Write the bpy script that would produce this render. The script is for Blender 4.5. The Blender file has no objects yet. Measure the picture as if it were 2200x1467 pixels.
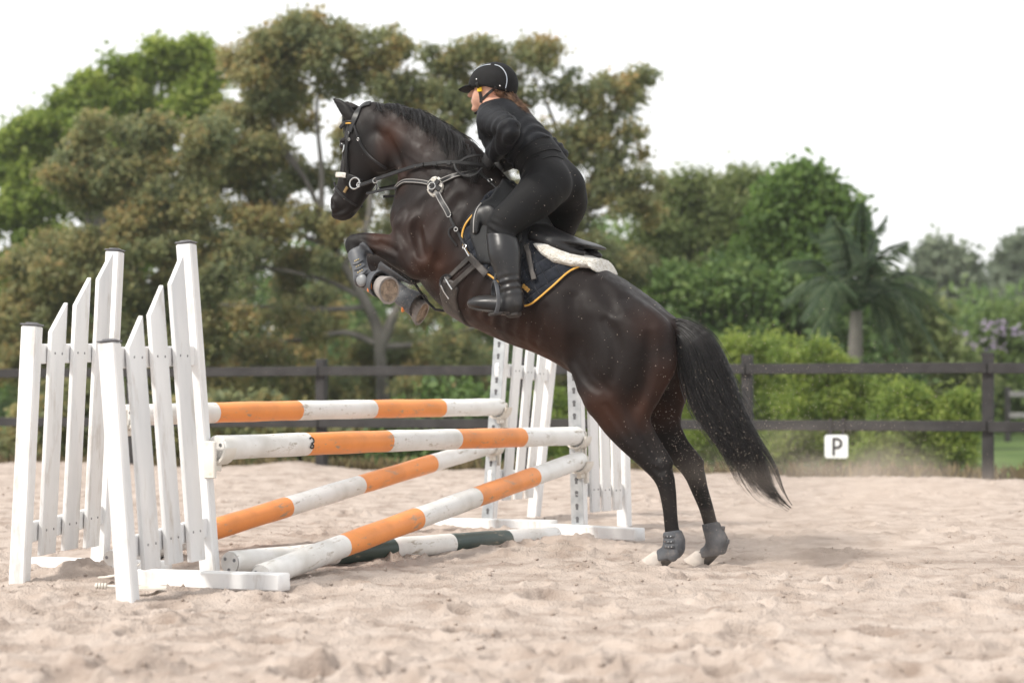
import bpy, math, random
import numpy as np
from mathutils import Vector, Matrix
from mathutils.bvhtree import BVHTree

random.seed(5)
rng = np.random.default_rng(7)
scene = bpy.context.scene
COL = scene.collection
R = math.radians

# ------------------------------------------------------------------ camera
F, CX, HY, H = 4000.0, 1100.0, 855.0, 0.77      # focal length (px of a 2200 px frame), centre, horizon row, eye height
cam_d = bpy.data.cameras.new('camera')
cam = bpy.data.objects.new('camera', cam_d)
COL.objects.link(cam)
cam.location = (0, 0, H)
cam.rotation_euler = (R(90), 0, 0)
cam_d.sensor_width = 36
cam_d.lens = 36 * F / 2200
cam_d.shift_y = (HY - 733.5) / 2200
cam_d.clip_start = 0.1
cam_d.clip_end = 3000
cam_d.dof.use_dof = True
cam_d.dof.focus_distance = 8.8
cam_d.dof.aperture_fstop = 2.1
scene.camera = cam

# ------------------------------------------------------------------ sky, sun, exposure
SUN_EL, SUN_AZ = R(45), R(-122)     # azimuth from +Y (away from the camera), negative = left
world = bpy.data.worlds.new('World')
scene.world = world
world.use_nodes = True
wn, wl = world.node_tree.nodes, world.node_tree.links
wn.clear()
w_out = wn.new('ShaderNodeOutputWorld')
w_bg = wn.new('ShaderNodeBackground'); w_bg.inputs['Strength'].default_value = 0.093
w_sky = wn.new('ShaderNodeTexSky'); w_sky.sky_type = 'NISHITA'; w_sky.sun_disc = False
w_sky.sun_elevation = SUN_EL; w_sky.sun_rotation = SUN_AZ
w_sky.air_density = 1.0; w_sky.dust_density = 2.0
w_tc = wn.new('ShaderNodeTexCoord')
w_no = wn.new('ShaderNodeTexNoise'); w_no.inputs['Scale'].default_value = 1.6; w_no.inputs['Detail'].default_value = 4
w_cr = wn.new('ShaderNodeMapRange')
w_cr.inputs['From Min'].default_value = 0.3; w_cr.inputs['From Max'].default_value = 0.7
w_cr.inputs['To Min'].default_value = 9.4; w_cr.inputs['To Max'].default_value = 10.4
w_cc = wn.new('ShaderNodeCombineColor')
w_mx = wn.new('ShaderNodeMix'); w_mx.data_type = 'RGBA'; w_mx.inputs['Factor'].default_value = 0.93   # closed cloud cover
wl.new(w_tc.outputs['Generated'], w_no.inputs['Vector'])
wl.new(w_no.outputs['Fac'], w_cr.inputs['Value'])
for c in ('Red', 'Green', 'Blue'):
    wl.new(w_cr.outputs['Result'], w_cc.inputs[c])
wl.new(w_sky.outputs['Color'], w_mx.inputs[6]); wl.new(w_cc.outputs['Color'], w_mx.inputs[7])
wl.new(w_mx.outputs[2], w_bg.inputs['Color']); wl.new(w_bg.outputs['Background'], w_out.inputs['Surface'])

sun_d = bpy.data.lights.new('sun', 'SUN')
sun = bpy.data.objects.new('sun', sun_d)
COL.objects.link(sun)
sun_d.energy = 2.7
sun_d.angle = R(9)
sun_d.color = (1.0, 0.95, 0.87)
sd = Vector((math.sin(SUN_AZ) * math.cos(SUN_EL), math.cos(SUN_AZ) * math.cos(SUN_EL), math.sin(SUN_EL)))
sun.rotation_euler = (-sd).to_track_quat('-Z', 'Y').to_euler()
sun.location = sd * 30

vs = scene.view_settings
vs.view_transform = 'Standard'; vs.look = 'None'; vs.gamma = 1.0; vs.exposure = 0.56
scene.render.film_transparent = False
scene.cycles.max_bounces = 6
scene.cycles.diffuse_bounces = 3
scene.cycles.glossy_bounces = 3
scene.cycles.transmission_bounces = 3
scene.cycles.transparent_max_bounces = 6
scene.cycles.volume_bounces = 1

# ------------------------------------------------------------------ helpers
def P(px, py, Y):
    return Vector(((px - CX) * Y / F, Y, H - (py - HY) * Y / F))

def proj(p):
    return (CX + F * p[0] / p[1], HY - F * (p[2] - H) / p[1])

def tag(o, label=None, cat=None, group=None, kind=None):
    if label: o['label'] = label
    if cat: o['category'] = cat
    if group: o['group'] = group
    if kind: o['kind'] = kind
    return o

def empty(name, loc, label=None, cat=None, group=None, rot=(0, 0, 0), parent=None):
    o = bpy.data.objects.new(name, None)
    o.empty_display_size = 0.1
    COL.objects.link(o)
    o.location = loc; o.rotation_euler = rot
    if parent: o.parent = parent
    return tag(o, label, cat, group)

def mesh_np(name, verts, faces, smooth=True, attrs=None):
    """verts (n,3); faces: (m,3|4) array, or list of such arrays"""
    verts = np.asarray(verts, np.float32)
    fl = faces if isinstance(faces, list) else [faces]
    fl = [np.asarray(f, np.int32) for f in fl if len(f)]
    me = bpy.data.meshes.new(name)
    me.vertices.add(len(verts))
    me.vertices.foreach_set('co', verts.ravel())
    idx = np.concatenate([f.ravel() for f in fl])
    tot = np.concatenate([np.full(len(f), f.shape[1], np.int32) for f in fl])
    st = np.concatenate([[0], np.cumsum(tot)[:-1]]).astype(np.int32)
    me.loops.add(len(idx)); me.loops.foreach_set('vertex_index', idx)
    me.polygons.add(len(tot)); me.polygons.foreach_set('loop_start', st)
    if smooth:
        me.polygons.foreach_set('use_smooth', np.ones(len(tot), bool))
    for k, (typ, arr) in (attrs or {}).items():
        a = me.attributes.new(k, typ, 'POINT')
        arr = np.asarray(arr, np.float32)
        a.data.foreach_set('color' if typ == 'FLOAT_COLOR' else 'value', arr.ravel())
    me.update(calc_edges=True)
    me.validate()
    return me

def link(name, me, mat, parent=None, loc=None):
    o = bpy.data.objects.new(name, me)
    COL.objects.link(o)
    for m in (mat if isinstance(mat, (list, tuple)) else [mat]):
        me.materials.append(m)
    if parent: o.parent = parent
    if loc is not None: o.location = loc
    return o

class MB:
    """collects simple solids; build() links them as one mesh"""
    def __init__(s): s.v = []; s.f3 = []; s.f4 = []; s.n = 0
    def add(s, v, f):
        v = np.asarray(v, float); s.v.append(v)
        for q in f:
            (s.f4 if len(q) == 4 else s.f3).append([i + s.n for i in q])
        s.n += len(v)
    def beam(s, a, b, w, t, side, bev=0.004):
        """bevelled bar from a to b, w along `side`, t across"""
        a = Vector(a); b = Vector(b); d = (b - a).normalized()
        u = Vector(side); u = (u - d * u.dot(d)).normalized(); n = d.cross(u)
        pr = [(w/2, t/2-bev), (w/2-bev, t/2), (-w/2+bev, t/2), (-w/2, t/2-bev), (-w/2, -t/2+bev), (-w/2+bev, -t/2), (w/2-bev, -t/2), (w/2, -t/2+bev)]
        vs_ = []
        L = (b - a).length
        for (q, sc) in ((0, 1 - bev * 2 / min(w, t)), (bev, 1), (L - bev, 1), (L, 1 - bev * 2 / min(w, t))):
            for (x, y) in pr: vs_.append(a + d * q + u * x * sc + n * y * sc)
        fs = []
        for k in range(3):
            for i in range(8):
                j = (i + 1) % 8
                fs.append([k*8+i, k*8+j, k*8+8+j, k*8+8+i])
        s.add(vs_, fs)
        c0 = s.n
        s.add([a, b], [])
        for i in range(8):
            j = (i + 1) % 8
            s.f3.append([c0, c0 - 32 + j, c0 - 32 + i]); s.f3.append([c0 + 1, c0 - 8 + i, c0 - 8 + j])
    def tube(s, pts, rad, seg=10, cap=True):
        pts = [Vector(p) for p in pts]
        rad = rad if hasattr(rad, '__len__') else [rad] * len(pts)
        base = s.n; vs_ = []
        up = None
        for i, p in enumerate(pts):
            d = (pts[min(i+1, len(pts)-1)] - pts[max(i-1, 0)])
            d = d.normalized() if d.length > 1e-9 else Vector((0, 0, 1))
            if up is None:
                up = Vector((0, 0, 1)) if abs(d.z) < .9 else Vector((1, 0, 0))
            up = (up - d * up.dot(d))
            up = up.normalized() if up.length > 1e-6 else d.orthogonal().normalized()
            w = d.cross(up)
            for k in range(seg):
                a = 2 * math.pi * k / seg
                vs_.append(p + (up * math.cos(a) + w * math.sin(a)) * rad[i])
        fs = []
        for i in range(len(pts) - 1):
            for k in range(seg):
                j = (k + 1) % seg
                fs.append([i*seg+k, i*seg+j, (i+1)*seg+j, (i+1)*seg+k])
        s.add(vs_, fs)
        if cap:
            c0 = s.n
            s.add([pts[0], pts[-1]], [])
            e = base + (len(pts) - 1) * seg
            for k in range(seg):
                j = (k + 1) % seg
                s.f3.append([c0, base + j, base + k]); s.f3.append([c0 + 1, e + k, e + j])
    def ribbon(s, pts, nrm, w, t):
        """flat strap following pts, its face along nrm"""
        pts = [Vector(p) for p in pts]; nrm = [Vector(n).normalized() for n in nrm]
        w = w if hasattr(w, '__len__') else [w] * len(pts)
        vs_ = []
        for i, p in enumerate(pts):
            d = (pts[min(i+1, len(pts)-1)] - pts[max(i-1, 0)]).normalized()
            n = nrm[i]; u = d.cross(n)
            u = u.normalized() if u.length > 1e-6 else d.orthogonal().normalized()
            n = u.cross(d)
            hw = w[i] / 2; b = min(.25 * w[i], t * .5)
            for (x, y) in ((-hw, 0), (-hw, t*.6), (-hw + b, t), (hw - b, t), (hw, t*.6), (hw, 0)):
                vs_.append(p + u * x + n * y)
        fs = []
        for i in range(len(pts) - 1):
            for k in range(6):
                j = (k + 1) % 6
                fs.append([i*6+k, (i+1)*6+k, (i+1)*6+j, i*6+j])
        m = (len(pts) - 1) * 6
        fs += [[0, 1, 4, 5], [1, 2, 3, 4], [m+5, m+4, m+1, m], [m+4, m+3, m+2, m+1]]
        s.add(vs_, fs)
    def ring(s, c, ax, r, tr, seg=20, ts=8, sx=1.0):
        c = Vector(c); ax = Vector(ax).normalized(); u = ax.orthogonal().normalized(); w = ax.cross(u)
        pts = [c + u * math.cos(2*math.pi*k/seg) * r * sx + w * math.sin(2*math.pi*k/seg) * r for k in range(seg + 1)]
        s.tube(pts, tr, ts, cap=False)
    def build(s, name, mat, parent=None, smooth=True, off=None, loc=None):
        v = np.concatenate(s.v)
        if off is not None: v = v - np.asarray(off)
        fl = []
        if s.f4: fl.append(np.array(s.f4))
        if s.f3: fl.append(np.array(s.f3))
        me = mesh_np(name, v, fl, smooth=smooth)
        if smooth == 'auto' or smooth is True:
            try: me.set_sharp_from_angle(angle=R(38))
            except Exception: pass
        return link(name, me, mat, parent, loc)

def catmull(pts, n):
    """resample a polyline (k,d) smoothly to n points"""
    p = np.asarray(pts, float)
    if len(p) < 3:
        t = np.linspace(0, 1, n)[:, None]; return p[0] * (1 - t) + p[-1] * t
    q = np.vstack([2 * p[0] - p[1], p, 2 * p[-1] - p[-2]])
    L = np.linalg.norm(np.diff(p[:, :3], axis=0), axis=1) + 1e-9
    cum = np.concatenate([[0], np.cumsum(L)])
    out = []
    for x in np.linspace(0, cum[-1], n):
        i = min(int(np.searchsorted(cum, x, 'right')) - 1, len(p) - 2)
        t = (x - cum[i]) / L[i]
        a, b, c, d = q[i], q[i+1], q[i+2], q[i+3]
        out.append(.5 * (2*b + (c-a)*t + (2*a-5*b+4*c-d)*t*t + (3*b-a-3*c+d)*t**3))
    return np.array(out)

_tab = np.random.default_rng(3).random((256, 256)).astype(np.float32)
def vnoise(x, y):
    xi = np.floor(x).astype(int); yi = np.floor(y).astype(int)
    fx = x - xi; fy = y - yi
    fx = fx*fx*fx*(fx*(fx*6-15)+10); fy = fy*fy*fy*(fy*(fy*6-15)+10)
    a = _tab[xi & 255, yi & 255]; b = _tab[(xi+1) & 255, yi & 255]
    c = _tab[xi & 255, (yi+1) & 255]; d = _tab[(xi+1) & 255, (yi+1) & 255]
    return (a*(1-fx)+b*fx)*(1-fy)+(c*(1-fx)+d*fx)*fy
def fbm(x, y, o=4, g=.5):
    s = 0; a = 1; t = 0
    for k in range(o):
        s = s + a * (vnoise(x * 2.03**k + 17.3*k, y * 2.03**k + 5.1*k) - .5) * 2; t += a; a *= g
    return s / t

# ------------------------------------------------------------------ materials
MATS = {}
def mat(name, c1, c2=None, rough=.6, spec=.5, scale=8., bump=0., bscale=60., sheen=0., metal=0., detail=5., attr=None,
        ramp=(.35, .65), trans=0., coat=0., stretch=None, dirt=None, dscale=3., damt=(.55, .75), bdist=.01):
    m = bpy.data.materials.new(name); m.use_nodes = True
    nt = m.node_tree; N_, L_ = nt.nodes, nt.links
    b = N_['Principled BSDF']
    b.inputs['Roughness'].default_value = rough
    b.inputs['Specular IOR Level'].default_value = spec
    b.inputs['Metallic'].default_value = metal
    if sheen:
        b.inputs['Sheen Weight'].default_value = sheen; b.inputs['Sheen Roughness'].default_value = .4
    if coat:
        b.inputs['Coat Weight'].default_value = coat; b.inputs['Coat Roughness'].default_value = .25
    tc = N_.new('ShaderNodeTexCoord')
    vec = tc.outputs['Object']
    if stretch:
        mp = N_.new('ShaderNodeMapping'); mp.inputs['Scale'].default_value = stretch
        L_.new(vec, mp.inputs['Vector']); vec = mp.outputs['Vector']
    col = None
    if c2 is not None:
        if attr:
            fac_n = N_.new('ShaderNodeAttribute'); fac_n.attribute_name = attr; fac = fac_n.outputs['Fac']
        else:
            no = N_.new('ShaderNodeTexNoise'); no.inputs['Scale'].default_value = scale; no.inputs['Detail'].default_value = detail
            L_.new(vec, no.inputs['Vector']); fac = no.outputs['Fac']
        cr = N_.new('ShaderNodeValToRGB')
        stops = [c1, c2] if not isinstance(c2[0], (tuple, list)) else [c1] + list(c2)
        lo, hi = ramp
        els = cr.color_ramp.elements
        for i, c in enumerate(stops):
            pos = lo + (hi - lo) * i / (len(stops) - 1)
            e = els[i] if i < 2 else els.new(pos)
            e.position = pos; e.color = (*c, 1)
        L_.new(fac, cr.inputs['Fac']); col = cr.outputs['Color']
        if dirt:
            n2 = N_.new('ShaderNodeTexNoise'); n2.inputs['Scale'].default_value = dscale; n2.inputs['Detail'].default_value = 8
            n2.inputs['Roughness'].default_value = .7
            L_.new(vec, n2.inputs['Vector'])
            mr = N_.new('ShaderNodeMapRange'); mr.inputs['From Min'].default_value = damt[0]; mr.inputs['From Max'].default_value = damt[1]
            L_.new(n2.outputs['Fac'], mr.inputs['Value'])
            mx = N_.new('ShaderNodeMix'); mx.data_type = 'RGBA'; mx.inputs[7].default_value = (*dirt, 1)
            L_.new(mr.outputs['Result'], mx.inputs['Factor']); L_.new(col, mx.inputs[6]); col = mx.outputs[2]
        L_.new(col, b.inputs['Base Color'])
    else:
        b.inputs['Base Color'].default_value = (*c1, 1)
    if bump:
        nb = N_.new('ShaderNodeTexNoise'); nb.inputs['Scale'].default_value = bscale; nb.inputs['Detail'].default_value = 6
        L_.new(vec, nb.inputs['Vector'])
        bp = N_.new('ShaderNodeBump'); bp.inputs['Strength'].default_value = bump; bp.inputs['Distance'].default_value = bdist
        L_.new(nb.outputs['Fac'], bp.inputs['Height']); L_.new(bp.outputs['Normal'], b.inputs['Normal'])
    if trans:
        tl = N_.new('ShaderNodeBsdfTranslucent')
        if col is not None: L_.new(col, tl.inputs['Color'])
        else: tl.inputs['Color'].default_value = (*c1, 1)
        ms = N_.new('ShaderNodeMixShader'); ms.inputs['Fac'].default_value = trans
        out = N_['Material Output']
        L_.new(b.outputs['BSDF'], ms.inputs[1]); L_.new(tl.outputs['BSDF'], ms.inputs[2]); L_.new(ms.outputs['Shader'], out.inputs['Surface'])
    MATS[name] = m
    return m
# ------------------------------------------------------------------ ground and sand
M_sand = mat('sand', (.31, .245, .205), [(.45, .375, .325), (.54, .46, .405)], rough=.95, spec=.15, scale=5., detail=8., bump=1., bscale=110., ramp=(.3, .72), bdist=.012)
M_grass = mat('grass_ground', (.05, .09, .02), (.10, .15, .04), rough=.9, spec=.2, scale=.6)

me = mesh_np('ground', [(-900, -60, -.12), (900, -60, -.12), (900, 1600, -.12), (-900, 1600, -.12)], np.array([[0, 1, 2, 3]]))
tag(link('ground', me, M_grass), 'green grassland beyond the sand arena', 'ground', kind='structure')

PITS = []
_r = np.random.default_rng(21)
for k in range(420):
    y = 4.8 + 13.5 * _r.random() ** 1.5; x = (_r.random() - .5) * y * .72
    PITS.append((x, y, .05 + .06 * _r.random(), .45 + .7 * _r.random(), _r.random() * math.pi, .012 + .028 * _r.random()))
for (px, py, r_, e_, a_, d_) in ((1615, 1368, .085, .55, 0, .05), (1720, 1278, .06, .5, .2, .03), (1325, 1250, .07, .6, 0, .035), (2120, 1430, .12, .5, .3, .05),
                                 (260, 1445, .12, .5, .1, .04), (390, 1335, .07, .5, .2, .03), (2150, 1260, .08, .5, .1, .04), (1180, 1190, .16, .5, 0, .05)):
    y = H * F / (py - HY)
    PITS.append(((px - CX) * y / F, y, r_, e_, a_, d_))
MOUNDS = []
for k in range(520):
    y = 4.8 + 13.5 * _r.random() ** 1.6; x = (_r.random() - .5) * y * .72
    MOUNDS.append((x, y, .010 + .03 * _r.random() ** 2, .004 + .012 * _r.random() ** 2))
for (px, py, r_, h_) in ((180, 1235, .16, .05), (630, 1262, .1, .03), (560, 1280, .15, .025), (1240, 1172, .22, .03), (1300, 1215, .15, .03), (1840, 1230, .2, .03)):
    y = H * F / (py - HY)
    MOUNDS.append(((px - CX) * y / F, y, r_, h_))

FEET = [(-1.6, 8.02, -.92, 7.52), (-2.29, 8.95, -1.54, 8.3), (.24, 10.98, .71, 10.3), (-.5, 11.85, .25, 11.0)]
def sand_h(x, y):
    h = .026 * fbm(x * .7 + 3, y * .7, 3) + .014 * fbm(x * 2.1, y * 1.7 + 9, 3)
    rdg = 1 - np.abs(fbm(x * 4.1 + 31, y * 4.1, 3)) * 1.6
    h = h + .009 * np.clip(rdg, -1, 1) - .006 + .007 * fbm(x * 11, y * 11 + 5, 4, .6) + .004 * fbm(x * 41, y * 41 + 5, 3, .6)
    lump = np.clip(fbm(x * 19 + 7, y * 19, 3) - .22, 0, 1)
    h = h + lump * .022
    h = h + .012 * np.clip(fbm(x * 33 + 2, y * 33, 3) - .3, 0, 1)
    for (ax, ay, bx, by) in FEET:                     # sand trodden down along the wing feet
        vx, vy = bx - ax, by - ay; t_ = np.clip(((x - ax) * vx + (y - ay) * vy) / (vx * vx + vy * vy), 0, 1)
        d_ = np.sqrt((x - ax - t_ * vx) ** 2 + (y - ay - t_ * vy) ** 2)
        w_ = np.exp(-(d_ / .16) ** 2); h = h * (1 - .8 * w_) - .034 * w_
    return h
def sand_full(x, y):
    h = sand_h(x, y)
    for (cx, cy, r, e, a, d) in PITS:
        m = (np.abs(x - cx) < r * 2.6) & (np.abs(y - cy) < r * 2.6)
        if not m.any(): continue
        dx = x[m] - cx; dy = y[m] - cy
        u = (dx * math.cos(a) + dy * math.sin(a)) / r; v = (-dx * math.sin(a) + dy * math.cos(a)) / (r * e)
        q = np.sqrt(u*u + v*v) + .25 * fbm(x[m]*14, y[m]*14, 2)
        h[m] += -d * np.clip(1.15 - q, 0, 1) ** .6 * (q < 1.15) + d * .55 * np.exp(-((q - 1.35) / .3) ** 2)
    for (cx, cy, r, d) in MOUNDS:
        m = (np.abs(x - cx) < r * 2.4) & (np.abs(y - cy) < r * 2.4)
        if not m.any(): continue
        q = ((x[m] - cx) ** 2 + (y[m] - cy) ** 2) / r**2
        h[m] += d * np.exp(-q) * (1 + .7 * fbm(x[m]*20, y[m]*20, 3))
    h = h + np.clip((y - 14.5) / 4, 0, 1) * (.03 + .05 * fbm(x * 1.3 + 50, y * .2, 3))
    return h
FENCE_A, FENCE_D = np.array([4.50, 17.6]), np.array([-.943, .334])      # fence line: a point and its direction
nr, nc = 540, 780
t = np.linspace(0, 1, nr)
yy = 1 / (1/4.55 + (1/23.5 - 1/4.55) * t)
xx = np.linspace(-.42, .42, nc)
Yg = np.repeat(yy[:, None], nc, 1); Xg = xx[None, :] * Yg
# the arena ends just behind the fence
lim = FENCE_A[1] + (Xg - FENCE_A[0]) * FENCE_D[1] / FENCE_D[0] + .12
Ys = 4.55 + (Yg - 4.55) * np.minimum(1, (lim - 4.55) / (23.5 - 4.55))
Xs = xx[None, :] * Ys
lim2 = FENCE_A[1] + (Xs - FENCE_A[0]) * FENCE_D[1] / FENCE_D[0] + .12
Ys = np.minimum(Ys, lim2)
Zs = sand_full(Xs.ravel(), Ys.ravel()).reshape(Xs.shape)
Zs[-1] = -.2
idx = np.arange(nr * nc).reshape(nr, nc)
q = np.stack([idx[:-1, :-1], idx[:-1, 1:], idx[1:, 1:], idx[1:, :-1]], -1).reshape(-1, 4)
me = mesh_np('sand_arena', np.stack([Xs, Ys, Zs], -1).reshape(-1, 3), q)
tag(link('sand_arena', me, M_sand), 'pale pinkish riding arena sand churned by hooves', 'sand', kind='structure')
me = mesh_np('sand_apron', [(-30, -30, -.09), (30, -30, -.09), (30, 8.5, -.09), (-30, 28.9, -.09)], np.array([[0, 1, 2, 3]]))
tag(link('sand_apron', me, M_sand), 'flat sand along the near edge of the arena', 'sand', kind='structure')

# ------------------------------------------------------------------ fence
M_rail = mat('fence_paint', (.022, .0205, .021), (.040, .038, .038), rough=.65, spec=.35, scale=6., bump=.25, bscale=40., stretch=(1, 1, 1), dirt=(.10, .085, .08), dscale=9., damt=(.6, .85))
fd = Vector((FENCE_D[0], FENCE_D[1], 0)); fn = Vector((-FENCE_D[1], FENCE_D[0], 0))
if fn.y > 0: fn = -fn
def fpt(k): return Vector((FENCE_A[0], FENCE_A[1], 0)) + fd * (2.31 * k)
fence = empty('paddock_fence', fpt(2), 'dark brown two rail timber fence along the far side of the arena', 'fence')
fo = fpt(2)
for k in range(-4, 9):
    b_ = MB(); p = fpt(k) - fo
    b_.beam(p + Vector((0, 0, -.3)), p + Vector((0, 0, 1.20 - .004 * k)), .105, .105, fd, .008)
    b_.build('post', M_rail, fence)
for k in range(-4, 8):
    for z, h_ in ((1.055, .1), (.505, .1)):
        b_ = MB()
        a = fpt(k) - fo + fn * .078 + fd * .004; c = fpt(k + 1) - fo + fn * .078 - fd * .004
        b_.beam(a + Vector((0, 0, z + .006 * math.sin(k * 3))), c + Vector((0, 0, z - .006 * math.sin(k * 5))), h_, .045, (0, 0, 1), .005)
        b_.build('rail', M_rail, fence)

# P letter marker hung under the lower rail
M_plate = mat('sign_white', (.72, .76, .76), (.8, .83, .83), rough=.4, scale=12.)
M_black = mat('sign_black', (.012, .011, .011), rough=.5)
def on_fence(px, py, push=.0):
    # point of the fence plane seen at px,py
    u = (px - CX) / F
    n2 = np.array([fn.x, fn.y]); a = FENCE_A + n2 * push
    Y = (a @ n2) / (np.array([u, 1.0]) @ n2)
    return P(px, py, Y)
sc_ = on_fence(1797, 959, .125)
sign = empty('arena_letter_sign', sc_ - Vector((0, 0, .12)), 'small white rounded square sign with black letter P under the lower rail', 'sign')
off = sc_ - Vector((0, 0, .12))
S = .113; rr = .028
out = []
for (cx_, cz_, a0) in ((S-rr, S-rr, 0), (-S+rr, S-rr, 90), (-S+rr, -S+rr, 180), (S-rr, -S+rr, 270)):
    for k in range(7):
        a = R(a0 + 15 * k); out.append((cx_ + rr * math.cos(a), cz_ + rr * math.sin(a)))
b_ = MB(); n_ = len(out)
vv = []
for d_, sc2 in ((-.006, 1), (.005, 1), (.007, .985)):
    vv += [sc_ - off - fd * x * sc2 + Vector((0, 0, z * sc2)) + fn * d_ for (x, z) in out]
fs = []
for l in range(2):
    for k in range(n_):
        j = (k + 1) % n_; fs.append([l*n_+k, l*n_+j, (l+1)*n_+j, (l+1)*n_+k])
b_.add(vv, fs)
c0 = b_.n; b_.add([sc_ - off + fn * .007, sc_ - off - fn * .006], [])
for k in range(n_):
    j = (k + 1) % n_
    b_.f3.append([c0, 2*n_+k, 2*n_+j]); b_.f3.append([c0+1, j, k])
b_.build('plate', M_plate, sign)
cu = [(-.03, z) for z in (-.085, .08)]
b_ = MB()
def sp(x, z, d=.011): return sc_ - off - fd * x + Vector((0, 0, z)) + fn * d
b_.beam(sp(-.026, -.085), sp(-.026, .085), .024, .006, fd, .001)
arc = [sp(-.03, .074, .012), sp(.005, .074, .012)] + [sp(.005 + .042 * math.sin(R(a)), .032 + .042 * math.cos(R(a)), .012) for a in range(15, 181, 15)] + [sp(-.03, -.010, .012)]
b_.ribbon([a_ for a_ in arc], [fn] * len(arc), .024, .004)
b_.build('letter', M_black, sign)
for sx in (-.06, .06):
    b_ = MB(); b_.beam(sp(sx, .09, -.012), sp(sx, .27, -.016), .03, .006, fd, .001); b_.build('bracket', M_rail, sign)

# ------------------------------------------------------------------ jump
M_white = mat('jump_white', (.66, .67, .68), [(.80, .80, .80), (.84, .84, .83)], rough=.5, spec=.4, scale=3., bump=.12, bscale=30., stretch=(1, 1, .3), dirt=(.40, .34, .27), dscale=9., damt=(.54, .80))
M_cap = mat('post_cap', (.09, .09, .10), (.16, .16, .17), rough=.5, scale=20.)
M_screw = mat('screw', (.25, .25, .26), rough=.4, metal=.7)
M_zinc = mat('zinc_track', (.38, .40, .42), (.55, .57, .58), rough=.45, metal=.6, scale=14.)
M_hole = mat('track_hole', (.10, .10, .105), rough=.8)
M_cup = mat('cup_plastic', (.66, .62, .55), (.76, .73, .68), rough=.5, scale=9., dirt=(.5, .38, .28), dscale=8.)

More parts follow.
